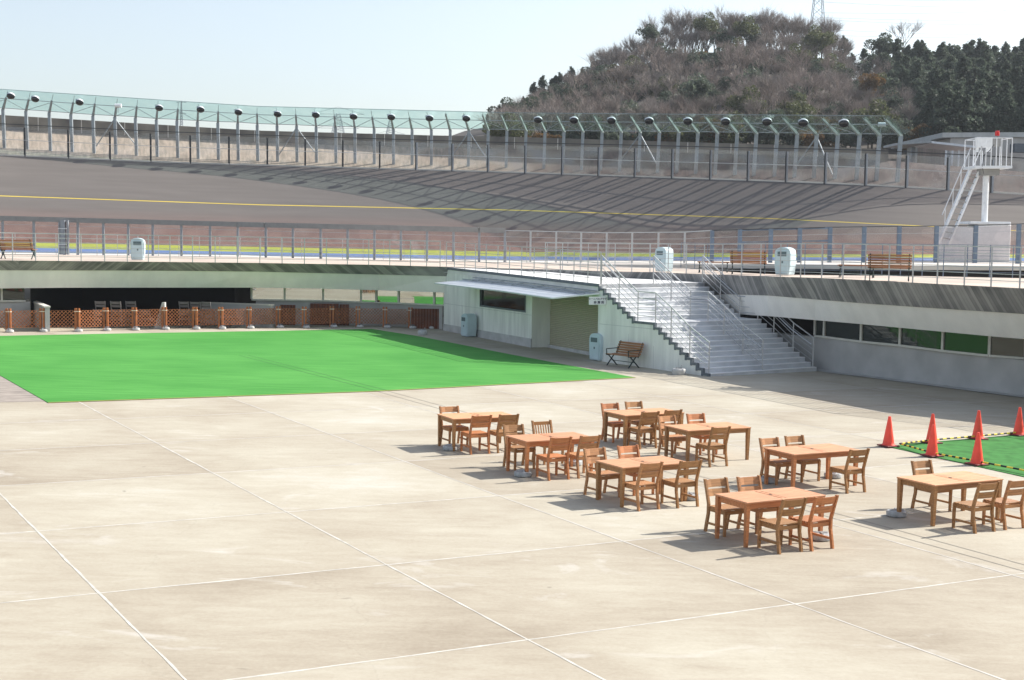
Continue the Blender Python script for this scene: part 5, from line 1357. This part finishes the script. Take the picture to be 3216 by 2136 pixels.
# skyline trees
x = 1890
while x < 2650:
    tree('bare_tree', bareT[rt.randrange(3)], hp(x, rt.uniform(.965, 1)), rt.uniform(.72,1.10)*(.85 if x < 2060 else 1), 'tall bare tree on the skyline of the hill, sky showing between its branches', group='bare trees along the ridge'); x += rt.uniform(11, 24)
x = 1880
while x < 2640:
    tree('bare_tree', bareT[rt.randrange(3)], hp(x, .95), rt.uniform(.65,.95)*(.8 if x < 2060 else 1), 'tall bare tree just behind the first rank of the ridge', group='bare trees just below the ridge')
    tree('bare_tree', bareA[rt.randrange(4)], hp(x, .90), rt.uniform(.62,.8), 'bare brown tree just below the ridge of the hill', group='bare trees just below the ridge'); x += rt.uniform(26, 42)
x = 1530
while x < 1890:
    tree('evergreen_tree' , cf[rt.randrange(2)] if rt.random() < .6 else eg[0], hp(x, .97), rt.uniform(.40,.62)*(.55 if x < 1600 else .75 if x < 1640 else 1), 'dark evergreen on the left shoulder of the hill against the sky', group='evergreens on the left shoulder'); x += rt.uniform(11, 20)
cnt = 0
for t in np.linspace(.88, 0.0, 11):
    x = 1575+rt.uniform(0, 30)
    while x < 3330:
        y = hy(x, t)
        if conif(x, y-60): x += 50; continue
        q = rt.random(); left = x < 1900 and t > .45
        if q < (.5 if left else .30) or t < .03: tree('evergreen_tree', eg[0 if left else rt.choice([0,0,1,2,3])], hp(x, t), rt.uniform(.55,.95), 'evergreen tree among the bare trees on the hillside', group=HG)
        else: tree('bare_tree', bareA[rt.randrange(4)], hp(x, t), rt.uniform(.68,1.1), 'bare brown tree in the wood on the hillside', group=HG, sq=.85)
        cnt += 1; x += rt.uniform(34, 58)
ncf = 0
for t in np.linspace(1, .0, 11):
    x = 2640+rt.uniform(0, 30)
    while x < 3400:
        if conif(x, hy(x, t)-60) or t > .97:
            tree('conifer', cf[rt.randrange(4)], hp(x, t), rt.uniform(.62,.95)*(.75 if t > .97 else 1), 'dark conifer in the dense stand on the right of the hill', group='conifers on the right of the hill'); ncf += 1
        x += rt.uniform(26, 46)
print('trees', cnt, ncf)
def special(px, pyb, ht, t, kind, label, nm='evergreen_tree'):
    p = PY(px, pyb, hd(t, px)-4); tree(nm, eg[kind], p, ht/6, label)
special(2220, 130, 4.6, .95, 1, 'olive evergreen standing out of the bare trees left of the ridge top'); special(2345, 145, 4.8, .93, 1, 'olive evergreen under the highest bare trees of the ridge')
special(2565, 190, 5.6, .85, 1, 'large olive evergreen below the power pylon'); special(2508, 245, 5.2, .75, 1, 'round olive evergreen in the middle of the hillside')
special(2185, 362, 5.5, .25, 2, 'pale grey-green evergreen low on the hillside above the canopy'); special(2030, 150, 4, .95, 0, 'dark evergreen at the left end of the bare ridge trees')
special(2730, 318, 4.5, .4, 3, 'rust-coloured tree low on the right hillside'); special(2762, 214, 6.0, .97, 0, 'wide dark pine with a flat crown on the right ridge', 'pine_tree')
tree('bare_tree', bare_tree(77, 8, .52, 'twig', .7), PY(2832, 178, 228), 1.02, 'lone wide bare tree rising above the conifers of the right ridge')

# ------------------------------------------------------------------ pylons
def pylon(px, pyb, pyt, Y_, w, arms, label, wires=False):
    b, t_ = PY(px, pyb, Y_), PY(px, pyt, Y_); H = t_.z-b.z; t = thing('power_pylon', b, label, 'pylon'); f = MB(); r = Y_/FPX*.9
    c = [Vector((b.x+s1*w, b.y+s2*w, b.z)) for s1, s2 in ((-1,-1),(1,-1),(1,1),(-1,1))]
    tp = [Vector((b.x+s1*w*.22, b.y+s2*w*.22, t_.z)) for s1, s2 in ((-1,-1),(1,-1),(1,1),(-1,1))]
    n = 9
    for i in range(4): f.tube(c[i], tp[i], r, 4)
    for k in range(n):
        for i in range(4):
            j = (i+1) % 4; f.tube(c[i].lerp(tp[i], k/n), c[j].lerp(tp[j], (k+1)/n), r*.6, 4); f.tube(c[j].lerp(tp[j], k/n), c[i].lerp(tp[i], (k+1)/n), r*.6, 4)
    put('mast', f, 'galv', t)
    for fz, L in arms:
        f = MB(); z = b.z+H*fz; f.tube((b.x-L,b.y,z),(b.x+L,b.y,z),r*.8,4); f.tube((b.x-L,b.y,z),(b.x,b.y,z+L*.28),r*.6,4); f.tube((b.x+L,b.y,z),(b.x,b.y,z+L*.28),r*.6,4); put('crossarm', f, 'galv', t)
    return b, H
pylon(2565, 160, -90, 262, 1.5, ((.72,2.6),(.86,2.6),(.97,2.2)), 'steel lattice power pylon behind the highest point of the hill')
pylon(1062, 440, 357, 620, 3.2, ((.45,9),(.98,11)), 'distant lattice pylon with wide crossarms behind the canopy, left of centre')
pylon(1226, 440, 378, 700, 2.6, ((.3,7),), 'smaller distant lattice pylon right of the wide one')
pylon(570, 395, 318, 700, .6, ((.5,2.5),(.95,2.5)), 'thin distant pole pylon behind the canopy at the left')
pc = thing('power_lines', PY(2560,10,262), 'thin power cables running right from the pylon across the pale sky', 'cables')
for k, (y1, y2) in enumerate(((6,-10),(40,2),(55,20),(62,60),(92,75),(110,90),(-8,-40))):
    a, b = PY(2578, y1, 262), PY(3600, y2-18*(k % 2), 330); f = MB(); pts = [a.lerp(b, i/12)-Z*4*math.sin(math.pi*i/12)*.4 for i in range(13)]; f.path(pts, .028, 3); put('cable', f, 'rail_grey', pc)
hs = thing('distant_house', PY(620, 395, 160), 'flat-roofed pale building peeping over the rim wall at the left', 'building')
a, b = PY(575, 402, 160), PY(674, 402, 160); f = MB(); f.prism([a-Z*5, b-Z*5, b-Z*.35, a-Z*.1], (0,8,0)); put('wall', f, 'wallrim', hs); f = MB(); f.prism([a-Z*.098, b-Z*.348, b-Z*.1, a+Z*.15], (0,8.3,0)); put('roof', f, 'galv', hs)

# ------------------------------------------------------------------ haze
hz, t, b = nodes('haze'); t.nodes.remove(b); pv = t.nodes.new('ShaderNodeVolumePrincipled')
pv.inputs['Density'].default_value = .00022; pv.inputs['Color'].default_value = (.80, .87, .95, 1); pv.inputs['Anisotropy'].default_value = .3
t.links.new(pv.outputs[0], t.nodes['Material Output'].inputs['Volume'])
f = MB(); f.box((0, 480, 38), (2000, 1400, 83)); tag(f.build('haze', 'haze'), kind='stuff')
